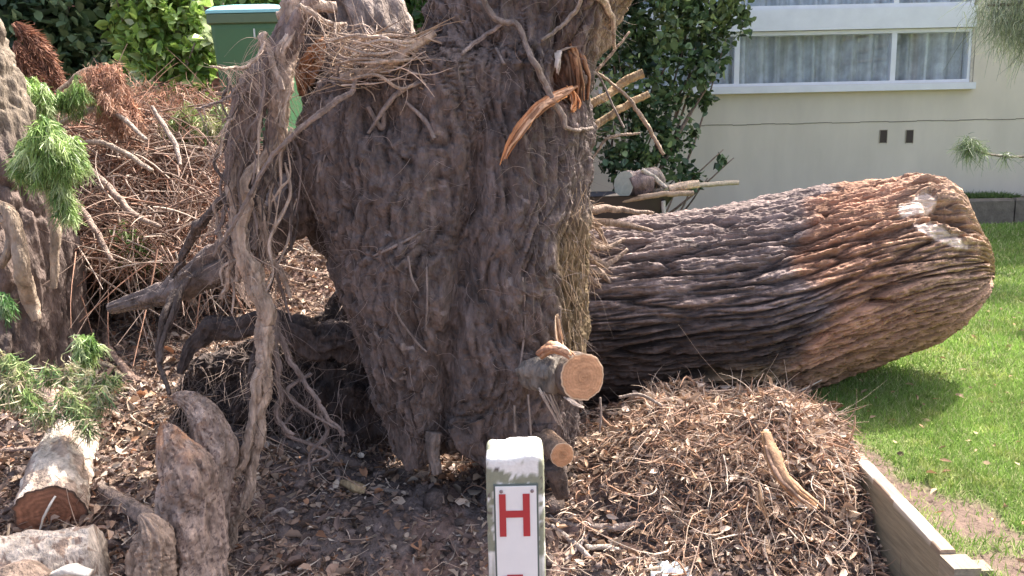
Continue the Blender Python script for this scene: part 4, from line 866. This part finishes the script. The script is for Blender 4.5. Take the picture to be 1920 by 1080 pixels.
# fibrous mat on the mound by the edging
a = Acc(); rs = np.random.RandomState(5); N = 9500; x = rs.normal(.95, .33, N); y = rs.normal(3.42, .25, N); k = (x < BX-.02) & (y < 3.85) & (fbm(np.stack([x, y, 0*x], 1)*4.5+2, 3) > -.16); x, y = x[k], y[k]
n = len(x); Q = np.stack([x, y, 0*x], 1); z = hz(x, y)+fbm(Q*38, 3)*.02+np.maximum(fbm(Q*9+3, 2), 0)*.05+rs.uniform(0, .05, n)
d = rs.normal(size=(n, 3)); d[:, 2] = np.abs(d[:, 2])*.35; d[:, 0] += (x-.93)*2; d[:, 1] -= .5
pal2 = np.array([(.46, .33, .25), (.37, .255, .19), (.58, .45, .36), (.28, .19, .145), (.40, .24, .16)])
strands(a, np.stack([x, y, z], 1), d, rs.gamma(3, .018, n)+.015, rs.uniform(.0010, .0040, n), .6, seg=5, sides=3, col=pal2[rs.choice(5, n)]*np.where(fbm(Q*6, 2) > .05, 1.3, .85)[:, None], grav=.4, rs=rs)
N = 160; b = np.stack([rs.uniform(.55, 1.3, N), rs.uniform(3.2, 3.7, N), 0*np.zeros(N)], 1); b[:, 2] = hz(b[:, 0], b[:, 1])+.03
d = rs.normal(size=(N, 3)); d[:, 2] = np.abs(d[:, 2])+.4; strands(a, b, d, rs.uniform(.08, .22, N), .002, .4, seg=6, sides=4, col=(.50, .40, .32), grav=.3, rs=rs)
N = 520; b = np.stack([rs.normal(.95, .32, N), rs.normal(3.35, .26, N)], 1); b = b[(b[:, 0] < BX-.03) & (b[:, 1] < 3.85)]; N = len(b); b = np.column_stack([b, hz(b[:, 0], b[:, 1])+rs.uniform(.02, .06, N)]); d = rs.normal(size=(N, 3)); d[:, 2] *= .4; d[:, 2] -= .1
strands(a, b, d, rs.uniform(.05, .16, N), rs.uniform(.003, .009, N), .5, seg=5, sides=4, col=np.array([(.38, .22, .14), (.30, .19, .13), (.50, .36, .26), (.20, .14, .11)])[rs.choice(4, N)], grav=.3, rs=rs)
a.mk('root_mat', m_twig, kind='stuff', label='straw coloured mat of fine roots on the mound by the edging', cat='root mat')
a = Acc(); N = 60; b = np.stack([rs.uniform(.7, 1.3, N), rs.uniform(2.95, 3.2, N), np.zeros(N)], 1); b[:, 2] = hz(b[:, 0], b[:, 1])+rs.uniform(.03, .12, N)
d = rs.normal(size=(N, 3))*.5; d[:, 2] -= 1; d[:, 1] -= .5; strands(a, b, d, rs.uniform(.1, .24, N), .0028, .6, seg=9, sides=5, col=(.56, .46, .37), rs=rs)
a.mk('hanging_rootlets', m_twig, kind='stuff', label='thin pale rootlets dangling down the face of the mound', cat='rootlets')

# heap of dead brush at the left
a = Acc(); rs = np.random.RandomState(8); N = 1900
px_ = rs.uniform(105, 440, N); py_ = rs.beta(1.6, 1.6, N)*330+175; Yb = np.interp(py_, [150, 300, 420, 520], [6.0, 5.4, 4.9, 4.6])+rs.uniform(-.35, .3, N)
b = np.array([P(px_[i], py_[i], Yb[i]) for i in range(N)]); b[:, 2] = np.maximum(b[:, 2], hz(b[:, 0], b[:, 1]))
d = rs.normal(size=(N, 3))*np.array([1, .6, .75]); d[:, 0] += .4; d[:, 2] -= .35
palb = np.array([(.34, .25, .20), (.26, .175, .135), (.32, .185, .13), (.19, .13, .10), (.46, .37, .30)])
strands(a, b, d, rs.gamma(2.5, .11, N)+.08, rs.uniform(.0022, .0075, N), .3, seg=6, sides=4, col=palb[rs.choice(5, N)], grav=.25, rs=rs)
a.mk('dead_brush', m_twig, kind='stuff', label='tangled heap of dead branches and twigs at the left', cat='brush')
a = Acc(); N = 30000; px_ = rs.uniform(100, 440, N); py_ = rs.beta(1.5, 1.4, N)*360+150; Yb = np.interp(py_, [150, 300, 420, 520], [6.15, 5.5, 5.0, 4.65])+rs.uniform(-.2, .35, N)
b = np.array([P(px_[i], py_[i], Yb[i]) for i in range(N)]); k = fbm(b*3.0, 3) > -.12; b = b[k]; n = len(b); d = rs.normal(size=(n, 3)); d[:, 2] -= .8
strands(a, b, d, rs.uniform(.03, .10, n), rs.uniform(.002, .0045, n), .5, seg=2, sides=2, col=np.array([(.31, .155, .10), (.37, .205, .14), (.21, .125, .09), (.42, .28, .20)])[rs.choice(4, n)], rs=rs)
a.mk('dead_needles', m_dry, kind='stuff', label='reddish brown dead foliage caught in the brush heap', cat='dead foliage')
# solid heart of the heap, so that it does not float
uu, vv = np.meshgrid(np.linspace(0, 1, 120), np.linspace(0, 1, 90))
pxg = 30+440*uu; pyg = 520-300*vv; Yg = np.interp(pyg, [150, 300, 420, 520], [6.4, 5.7, 5.15, 4.8]); Vh = np.array([P(x, y, Y) for x, y, Y in zip(pxg.ravel(), pyg.ravel(), Yg.ravel())])
Vh[:, 1] += .35*fbm(Vh*2.4, 4); Vh[:, 2] += .15*fbm(Vh*3+5, 3); drop = sm((uu.ravel()-.88)/.12)+sm((.1-uu.ravel())/.1); Vh[:, 2] -= .35*drop; Vh[:, 1] += .3*drop
mk('debris_heap', Vh, grid_faces(90, 120), m_soil, col=np.array([.095, .066, .055])*(1+.5*fbm(Vh*5, 3))[:, None], kind='structure')

def droop_clump(name, spots, N, col, label, cat, L=(.025, .07), r=.0030, spread=.55, grav=.6, group=None, mat=None, finger=.06):
    rs = np.random.RandomState(int(spots[0][0])); a = Acc()
    for px, py, Y, rpx in spots:
        c = P(px, py, Y); rr = rpx*Y/FPX; rr *= .8; nf = max(4, int(rpx*1.5)); per = int(N*rpx/50*1.35/nf)
        q = rs.normal(size=(nf, 3))*.52; fl = rs.uniform(.5, 1.4, nf)*finger; q = np.repeat(q, per, 0); n = len(q); t = rs.uniform(0, 1, n); fd = np.repeat(rs.normal(size=(nf, 3))*np.array([.35, .35, .1])+np.array([0, 0, -1]), per, 0)
        b = c+q*rr*np.array([1, .8, 1])+fd*(t*np.repeat(fl, per))[:, None]+np.array([0, 0, finger*.4])+rs.normal(size=(n, 3))*finger*.085
        d = fd*1.1+rs.normal(size=(n, 3))*spread
        colr = np.array(col)[rs.choice(len(col), nf)].repeat(per, 0)*(1.15-.35*t)[:, None]; strands(a, b, d, rs.uniform(L[0], L[1], n), r, .35, seg=3, sides=2, col=colr, grav=grav*.5, cvar=.18, rs=rs)
    return a.mk(name, mat or m_leaf, label=label, cat=cat, group=group)
GR = [(.28, .42, .12), (.42, .56, .20), (.17, .29, .08), (.54, .64, .34)]
droop_clump('weeping_foliage', [(88, 262, 3.95, 34), (62, 285, 3.95, 28), (110, 290, 3.95, 30), (48, 300, 3.95, 20), (130, 285, 4.0, 22), (85, 315, 3.95, 24), (128, 308, 3.95, 14), (110, 345, 3.95, 9), (118, 368, 3.95, 8), (124, 388, 3.95, 6), (92, 242, 3.95, 16)], 2600, GR, 'bright green drooping foliage clump against the gnarled tree', 'foliage')
droop_clump('weeping_foliage', [(58, 165, 4.9, 30), (80, 190, 4.9, 22), (75, 210, 4.9, 15)], 1400, GR, 'small green drooping tuft under the dead fronds', 'foliage')
droop_clump('weeping_foliage', [(145, 175, 5.0, 24), (120, 185, 5.0, 20)], 1100, [(.15, .26, .07), (.22, .34, .1), (.3, .34, .16)], 'dull green tuft beside the rust brown dead foliage', 'foliage')
droop_clump('dead_foliage', [(195, 165, 5.2, 42), (215, 195, 5.2, 40), (200, 150, 5.2, 25), (232, 215, 5.2, 25)], 3200, [(.46, .27, .19), (.58, .38, .28), (.34, .19, .135), (.50, .30, .20)], 'rust brown dead conifer foliage on top of the brush heap', 'dead foliage', L=(.02, .055), grav=.3, mat=m_dry, finger=.11)
droop_clump('green_sprig', [(240, 458, 4.75, 34), (275, 470, 4.75, 24), (215, 452, 4.75, 20), (300, 478, 4.75, 14)], 1300, [(.16, .30, .07), (.24, .40, .12), (.36, .46, .2)], 'flat green sprig lying on the brown litter', 'foliage', L=(.03, .07), grav=.2)
droop_clump('green_sprig', [(160, 645, 3.75, 18), (158, 660, 3.75, 14)], 1300, GR, 'little green tuft between sticks at the left', 'foliage', L=(.03, .06))
droop_clump('green_sprig', [(395, 235, 5.4, 24), (350, 225, 5.5, 28), (330, 240, 5.5, 20), (410, 215, 5.5, 18)], 900, [(.2, .32, .08), (.36, .4, .16), (.45, .42, .24)], 'yellow green sprigs behind the hanging roots near the bin', 'foliage', L=(.04, .09), grav=.3)
droop_clump('green_clippings', [(12, 680, 3.5, 22), (45, 700, 3.47, 20), (20, 735, 3.42, 28), (55, 745, 3.4, 20), (78, 775, 3.35, 16), (130, 700, 3.5, 20), (165, 715, 3.48, 22), (185, 740, 3.42, 20), (125, 745, 3.4, 18), (205, 710, 3.5, 12), (150, 770, 3.37, 20), (165, 800, 3.33, 10), (95, 700, 3.5, 12)], 620, [(.24, .34, .12), (.36, .44, .19), (.54, .50, .32), (.12, .22, .08), (.46, .38, .27)], 'heap of green clippings and yellow stalks near the left edge', 'clippings', L=(.02, .07), grav=.15, spread=.9, finger=.05)
droop_clump('green_sprig', [(10, 570, 3.9, 14)], 1300, [(.12, .26, .08), (.3, .42, .2)], 'tiny dark green leaf tuft at the left edge', 'foliage', L=(.02, .05))
for k, (L, lb) in enumerate((([(28, 45, 5.3, 8), (55, 70, 5.3, 20), (75, 95, 5.3, 22), (95, 130, 5.3, 14), (102, 150, 5.3, 5)], 'large curved rust brown dead frond at upper left'), ([(30, 80, 5.25, 6), (42, 105, 5.25, 18), (60, 135, 5.25, 18), (75, 150, 5.25, 6)], 'smaller dead brown frond hanging below the large one'))):
    fr_ = thing('dead_frond', P(L[-1][0], L[-1][1], L[-1][2]), lb, 'dead frond', 'dead fronds at upper left')
    pts, r = px_pts(L); a = Acc(); add_tube(a, pts, r*.28, col=(.38, .24, .16), amp=.3); a.mk('stalk', m_root, fr_)
    a = Acc(); D = spline(np.hstack([pts, r[:, None]]), 700); i = rs.choice(700, 2600); q = rs.normal(size=(2600, 3)); q /= np.linalg.norm(q, axis=1)[:, None]
    b = D[i, :3]+q*D[i, 3:]*.6; d = (D[np.minimum(i+8, 699), :3]-D[np.maximum(i-8, 0), :3]); d = d/(np.linalg.norm(d, axis=1)[:, None]+1e-6)+q*.5
    strands(a, b, d, rs.uniform(.03, .08, 2600), .004, .3, seg=2, sides=2, col=np.array([(.30, .15, .10), (.42, .22, .14), (.22, .12, .09)])[rs.choice(3, 2600)], rs=rs); a.mk('leaflets', m_dry, fr_)
for L, cc, lb in (([(110, 235, 6), (150, 215, 7), (185, 203, 7), (220, 215, 6), (250, 240, 5), (275, 262, 4)], (0.390, 0.323, 0.270), 'long pale arching branch across the top of the brush heap'),
                  ([(105, 175, 5), (135, 150, 6), (160, 133, 6), (185, 128, 4)], (0.330, 0.255, 0.195), 'pale arched branch over the rust brown foliage'),
                  ([(285, 200, 4), (310, 240, 6), (330, 275, 6), (338, 310, 4)], (0.345, 0.277, 0.232), 'straight grey stick leaning in the middle of the brush heap'),
                  ([(140, 270, 5), (190, 268, 6), (240, 290, 6), (285, 320, 5)], (0.375, 0.300, 0.240), 'gently curved tan branch low in the brush heap'),
                  ([(150, 300, 5), (200, 345, 7), (250, 400, 7), (300, 425, 5)], (0.300, 0.232, 0.188), 'brown stick slanting down through the brush heap'),
                  ([(120, 350, 5), (160, 400, 7), (190, 450, 7), (210, 490, 5)], (0.270, 0.203, 0.165), 'dark stick beside the gnarled tree pointing down right')):
    stick('branch', [(x, y, np.interp(y, [130, 300, 420, 520], [5.3, 4.95, 4.55, 4.35]), r*.8) for x, y, r in L], cc, lb, 'branch', amp=.2)

# ------------------------------------------------------------------ hedges and shrubs
def shrub(name, base, blobs, N, size, pal, label, cat='shrub', stems=7, sc=(.27, .2, .16), width=.42, up=.5, seed=1, cut=-.10, group=None):
    rs = np.random.RandomState(seed); t = thing(name, base, label, cat, group); a = Acc(); tot = sum(b[3]**2 for b in blobs); P_ = []
    for x, y, Y, r in blobs:
        c = P(x, y, Y); R = r*Y/FPX; n = int(N*r*r/tot); q = rs.normal(size=(n, 3)); q /= np.linalg.norm(q, axis=1)[:, None]; q *= (rs.uniform(.25, 1, n)**.45)[:, None]
        p = c+q*R*(1+.35*fbm(q*2.5+x, 2))[:, None]; P_.append(p[fbm(p*4.5, 3) > cut])
    p = np.concatenate(P_); n = len(p); g_ = fbm(p*2.2+3, 3)+.15*rs.normal(size=n); pal = np.array(pal); k = np.clip(((g_+.45)/.9*len(pal)).astype(int), 0, len(pal)-1)
    leaves(a, p, rs.uniform(.6, 1.2, n)*size, pal[k], width=width, up=up, rs=rs); a.mk('foliage', m_leaf, t)
    a = Acc(); b0 = np.array(base)
    for i in range(stems):
        x, y, Y, r = blobs[rs.randint(len(blobs))]; e_ = P(x, y, Y)+rs.normal(size=3)*.12; m_ = b0*.5+e_*.5+rs.normal(size=3)*.12
        add_tube(a, [b0+rs.normal(size=3)*np.array([.08, .08, 0]), m_, e_], [.02, .013, .005], col=sc, sides=7, n=16)
    a.mk('stems', m_root, t)
    return t
def base_at(px, Y): q = P(px, 300, Y); return np.array([q[0], Y, float(hz(q[0], Y))])
shrub('shrub', base_at(1180, 8.5), [(1150, 60, 8.3, 80), (1230, 30, 8.3, 90), (1320, 20, 8.4, 75), (1370, 40, 8.4, 42), (1180, 150, 8.3, 85), (1270, 110, 8.3, 80), (1330, 105, 8.3, 40), (1160, 240, 8.3, 75), (1230, 220, 8.2, 60), (1270, 250, 8.2, 38), (1180, 310, 8.2, 55),
      (1240, 300, 8.2, 42), (1290, 330, 8.2, 28), (1330, 322, 8.2, 14), (1355, 305, 8.2, 12), (1305, 200, 8.3, 22), (1325, 182, 8.3, 14), (1200, -40, 8.3, 90), (1330, -40, 8.4, 80)], 11500, .08,
      [(.045, .085, .042), (.07, .125, .055), (.10, .165, .07), (.15, .225, .095), (.24, .31, .13)], 'dark green leafy shrub against the beige house wall', stems=22, seed=3, cut=-.02)
shrub('hedge_bush', base_at(80, 8.2), [(30, 30, 7.8, 95), (130, 20, 7.9, 90), (200, 60, 7.9, 70), (100, 110, 7.8, 75), (170, 130, 7.7, 60), (20, 110, 7.8, 70), (230, 10, 8, 60), (-60, 60, 7.8, 90), (60, -70, 7.9, 90), (180, -70, 7.9, 90)], 7500, .13,
      [(.035, .07, .036), (.06, .11, .05), (.10, .16, .07), (.18, .26, .12)], 'dark green broadleaf bush at the upper left corner', stems=14, seed=4, width=.36)
shrub('hedge_bush', base_at(310, 7.6), [(265, 40, 7.4, 55), (330, 30, 7.4, 55), (370, 60, 7.3, 38), (290, 110, 7.3, 60), (350, 120, 7.3, 48), (300, 170, 7.2, 50), (355, 180, 7.2, 38), (260, 160, 7.3, 40), (320, -40, 7.5, 60), (250, -40, 7.5, 50), (380, 100, 7.25, 18)], 6200, .10,
      [(.13, .22, .05), (.25, .38, .08), (.37, .52, .13), (.48, .62, .22), (.60, .68, .42)], 'sunlit light green bush beside the wheelie bin', stems=14, seed=5, width=.40)
shrub('bush', base_at(750, 8.6), [(740, 10, 8.4, 40), (770, 40, 8.4, 36), (800, 10, 8.4, 40), (760, -40, 8.4, 60), (600, 200, 8.4, 40), (560, 120, 8.4, 50)], 2600, .09, [(.06, .13, .035), (.10, .2, .05), (.15, .28, .07)], 'green bush glimpsed behind the top of the root plate', stems=6, seed=6)
shrub('bush', base_at(470, 8.9), [(440, -10, 8.8, 50), (510, -5, 8.8, 50), (480, 60, 8.8, 80)], 1800, .09, [(.10, .2, .05), (.16, .3, .07), (.24, .38, .1)], 'yellow green bush behind the wheelie bin', stems=6, seed=8)

# feathery she-oak at the upper right: trunk outside the frame, drooping branches reach in
oak = thing('she_oak', (5.6, 7.2, lawn_z(7.2)), 'grey green feathery she oak with drooping needles at upper right', 'tree')
a = Acc(); add_tube(a, [(5.6, 7.2, .3), (5.5, 7.15, 1.6), (5.55, 7.2, 3.2), (5.4, 7.1, 5.0)], [.15, .12, .10, .06], col=(.2, .16, .13), sides=24, n=60, amp=.2); a.mk('trunk', m_root, oak)
rs = np.random.RandomState(12); ba = Acc(); na_ = Acc()
def oakbranch(L, dens, ln, spread):
    pts, r = px_pts(L); add_tube(ba, pts, r, col=(.25, .2, .16), sides=8, amp=.15)
    D = spline(pts, 400); n = dens; i = (400*rs.uniform(.25, 1, n)**.8).astype(int).clip(0, 399); b = D[i]+rs.normal(size=(n, 3))*spread
    d = rs.normal(size=(n, 3))*.6+np.array([-.3, 0, -.9]); strands(na_, b, d, rs.uniform(.6, 1.2, n)*ln, .0028, .35, seg=4, sides=2, col=np.array([(.28, .33, .22), (.36, .40, .27), (.18, .22, .14)])[rs.choice(3, n)], grav=.4, rs=rs)
x0 = 2260
oakbranch([(x0, -120, 7.2, 10), (2060, -60, 7.0, 6), (1930, 0, 6.9, 4), (1850, 10, 6.9, 2)], 800, .2, .09)
oakbranch([(x0, -60, 7.2, 9), (2060, -10, 7.0, 6), (1960, 30, 6.9, 4), (1880, 45, 6.9, 2)], 800, .17, .08)
oakbranch([(x0, 0, 7.2, 8), (2050, 20, 7.1, 5), (1960, 60, 7.0, 3), (1910, 85, 7.0, 2)], 400, .15, .06)
oakbranch([(x0, -220, 7.2, 9), (2060, -140, 7.0, 6), (1960, -90, 6.9, 4), (1880, -60, 6.9, 2)], 1200, .2, .1)
ba.mk('branches', m_root, oak); na_.mk('needles', m_leaf, oak)
ba = Acc(); na_ = Acc()
pts, r = px_pts([(x0, 300, 7.2, 4), (2050, 285, 7.1, 3), (1960, 292, 7.0, 3), (1900, 294, 7.0, 2), (1860, 290, 7.0, 2), (1820, 280, 7.0, 2)]); add_tube(ba, pts, r, col=(.3, .25, .2), sides=8)
for px, py, n, s_ in ((1815, 272, 260, .03), (1835, 278, 120, .03), (1884, 292, 50, .015), (1945, 290, 120, .03)):
    b = P(px, py, 7.0)+rs.normal(size=(n, 3))*s_; d = rs.normal(size=(n, 3))*.7+np.array([-.1, 0, -.5]); strands(na_, b, d, rs.uniform(.05, .14, n), .0028, .3, seg=3, sides=2, col=(.20, .26, .13), grav=.4, rs=rs)
ba.mk('branches', m_root, oak); na_.mk('needles', m_leaf, oak)

# ------------------------------------------------------------------ wheelie bin
YB_ = 6.6; q = P(459, 22, YB_); hb = 1.0; zb = q[2]-hb
bn = thing('wheelie_bin', (q[0], YB_+.33, zb), 'dark green wheelie bin with pale teal lid beside the bush', 'bin')
def rbox(cx_, cy_, hx, hy, z, r=.05, n=6):
    out = []
    for sx, sy_, a0 in ((1, -1, -90), (1, 1, 0), (-1, 1, 90), (-1, -1, 180)):
        for i in range(n+1):
            t_ = math.radians(a0+90*i/n); out.append((cx_+sx*(hx-r)+r*math.cos(t_), cy_+sy_*(hy-r)+r*math.sin(t_), z))
    return np.array(out)
def loft(rings, cap=True):
    n = len(rings[0]); V = np.concatenate(rings); F = [grid_faces(len(rings), n, True)]
    if cap: F += [np.array([list(range(n))[::-1]]), np.array([list(range((len(rings)-1)*n, len(rings)*n))])]
    return V, F
cx_, cy_ = q[0], YB_+.33; W_ = .285
def lf(name, rings, mat, colr, parent=bn, **k):
    V, F = loft(rings); return mk(name, V, F, mat, parent, col=np.array(colr), smooth=False, **k)
body = lf('body', [rbox(cx_, cy_+.02, W_*.80, .25, zb+.02), rbox(cx_, cy_+.02, W_*.82, .26, zb+.1), rbox(cx_, cy_, W_*.96, .33, zb+hb-.12), rbox(cx_, cy_, W_*.96, .33, zb+hb-.075)], m_bin, (.062, .17, .078))
lf('rim', [rbox(cx_, cy_, W_, .35, zb+hb-.085), rbox(cx_, cy_, W_*1.03, .36, zb+hb-.08), rbox(cx_, cy_, W_*1.03, .36, zb+hb-.018), rbox(cx_, cy_, W_*1.0, .35, zb+hb-.012)], m_bin, (.10, .15, .075))
lid = lf('lid', [rbox(cx_, cy_+.01, W_*1.05, .37, zb+hb-.010), rbox(cx_, cy_+.01, W_*1.05, .37, zb+hb+.012), rbox(cx_, cy_+.04, W_*.95, .32, zb+hb+.05), rbox(cx_, cy_+.06, W_*.75, .24, zb+hb+.075, .1)], m_plain, (.27, .60, .62))
a = Acc(); add_tube(a, [(cx_-W_*.8, cy_+.42, zb+hb-.03), (cx_+W_*.8, cy_+.42, zb+hb-.03)], [.015, .015], col=(.062, .17, .078), sides=12, amp=0); a.mk('handle', m_bin, bn)
for s_ in (-1, 1):
    a = Acc(); t = np.linspace(0, 2*math.pi, 28, endpoint=False); rg = []
    for dx, rr in ((-.03, .02), (-.03, .085), (-.02, .1), (.02, .1), (.03, .085), (.03, .02)): rg.append(np.stack([np.full(28, cx_+s_*(W_*.82+.04)+dx), cy_+.30+rr*np.cos(t), zb+.10+rr*np.sin(t)], 1))
    a.add(np.concatenate(rg), grid_faces(6, 28, True), (.03, .03, .03)); a.mk('wheel', m_bin, bn)
a = Acc(); a.box((P(476, 60, YB_)[0], YB_-.012, P(476, 70, YB_)[2]), (P(478.5, 60, YB_)[0], YB_+.02, P(476, 54, YB_)[2]), (.6, .65, .6)); a.mk('number_mark', m_plain, body, smooth=False)

# ------------------------------------------------------------------ wheelbarrow loaded with cut wood
YW = 7.5; c = P(1185, 372, YW); gz = float(lawn_z(YW))
wb = thing('wheelbarrow', (c[0], YW, gz), 'dark wheelbarrow with wooden handles behind the trunk by the shrub', 'wheelbarrow')
zr = P(1190, 362, YW)[2]
tr = [rbox(c[0]-.08, YW, .22, .20, zr-.30), rbox(c[0]-.06, YW, .38, .30, zr-.01), rbox(c[0]-.06, YW, .40, .32, zr), rbox(c[0]-.06, YW, .37, .29, zr-.005), rbox(c[0]-.08, YW, .21, .19, zr-.27)]
V, F = loft(tr); mk('tray', V, F, m_plain, wb, col=np.array([.035, .03, .03]), smooth=False)
for dy, e_ in ((-.30, (1300, 362)), (.30, (1385, 342))):
    e2 = P(e_[0], e_[1], YW+dy); s0 = np.array([c[0]-.75, YW+dy*.45, zr-.16]); mid = P(1215, 368 if dy < 0 else 356, YW+dy)
    a = Acc(); add_tube(a, [s0, mid, e2], [.022, .024, .022], col=(.42, .31, .22) if dy < 0 else (.62, .50, .36), sides=12, amp=.04); a.mk('handle', m_wood, wb)
    a = Acc(); add_tube(a, [(c[0]+.22, YW+dy, zr-.05), (c[0]+.25, YW+dy, zr-.3), (c[0]+.34, YW+dy, gz+.01)], [.018]*3, col=(.5, .47, .42), sides=10, amp=0); a.mk('leg', m_plain, wb)
a = Acc(); t = np.linspace(0, 2*math.pi, 32, endpoint=False); rg = []
for dy, rr in ((-.03, .03), (-.03, .15), (-.045, .17), (0, .19), (.045, .17), (.03, .15), (.03, .03)): rg.append(np.stack([c[0]-.72+rr*np.cos(t), np.full(32, YW+dy), gz+.19+rr*np.sin(t)], 1))
a.add(np.concatenate(rg), grid_faces(7, 32, True), (.04, .04, .04)); a.mk('wheel', m_plain, wb)
# load
lc_ = P(1170, 345, YW-.12); bk = thing('cut_log', lc_, 'pale round cut end of a log lying on the wheelbarrow', 'log')
bk2 = P(1240, 338, YW+.05); axl = lc_-bk2; axl /= np.linalg.norm(axl); axl = np.array([-.75, -.62, .05])
V, Q, T, nz = tube([lc_-axl*.42, lc_-axl*.2, lc_], [.10, .115, .115], n=40, sides=40, amp=.12, lin=4, cap=False)
a = Acc(); a.add(V, Q, np.array([.33, .27, .235])*(1+.5*nz)[:, None]); a.mk('bark', m_root, bk)
rim_ = V[-40:]; cc = rim_.mean(0); mk('sawn_face', np.concatenate([cc+(rim_-cc)*k_+axl*.003*(1-k_) for k_ in np.linspace(1, .02, 12)]), grid_faces(12, 40, True), m_cut, bk, col=np.array([.50, .50, .40]))
for i, (L, cc, lb) in enumerate((([(1185, 352, 7.35, 18), (1205, 345, 7.35, 24), (1225, 345, 7.35, 18)], (.24, .18, .16), 'grey brown wood chunk heaped beside the pale log on the wheelbarrow'),
                     ([(1205, 325, 7.45, 10), (1225, 332, 7.45, 18), (1242, 345, 7.45, 10)], (.32, .26, .22), 'small wood lump on top of the wheelbarrow load'),
                     ([(1203, 318, 7.3, 4), (1225, 332, 7.3, 5), (1248, 352, 7.3, 4)], (.55, .48, .4), 'pale stick lying diagonally over the wheelbarrow load'),
                     ([(1255, 356, 7.25, 7), (1280, 348, 7.25, 8), (1310, 345, 7.25, 7)], (.66, .50, .36), 'split plank of pale wood resting on the wheelbarrow handles'))):
    stick('wood_chunk' if i < 2 else 'stick' if i == 2 else 'split_wood', L, cc, lb, 'wood', amp=.3, sides=24)
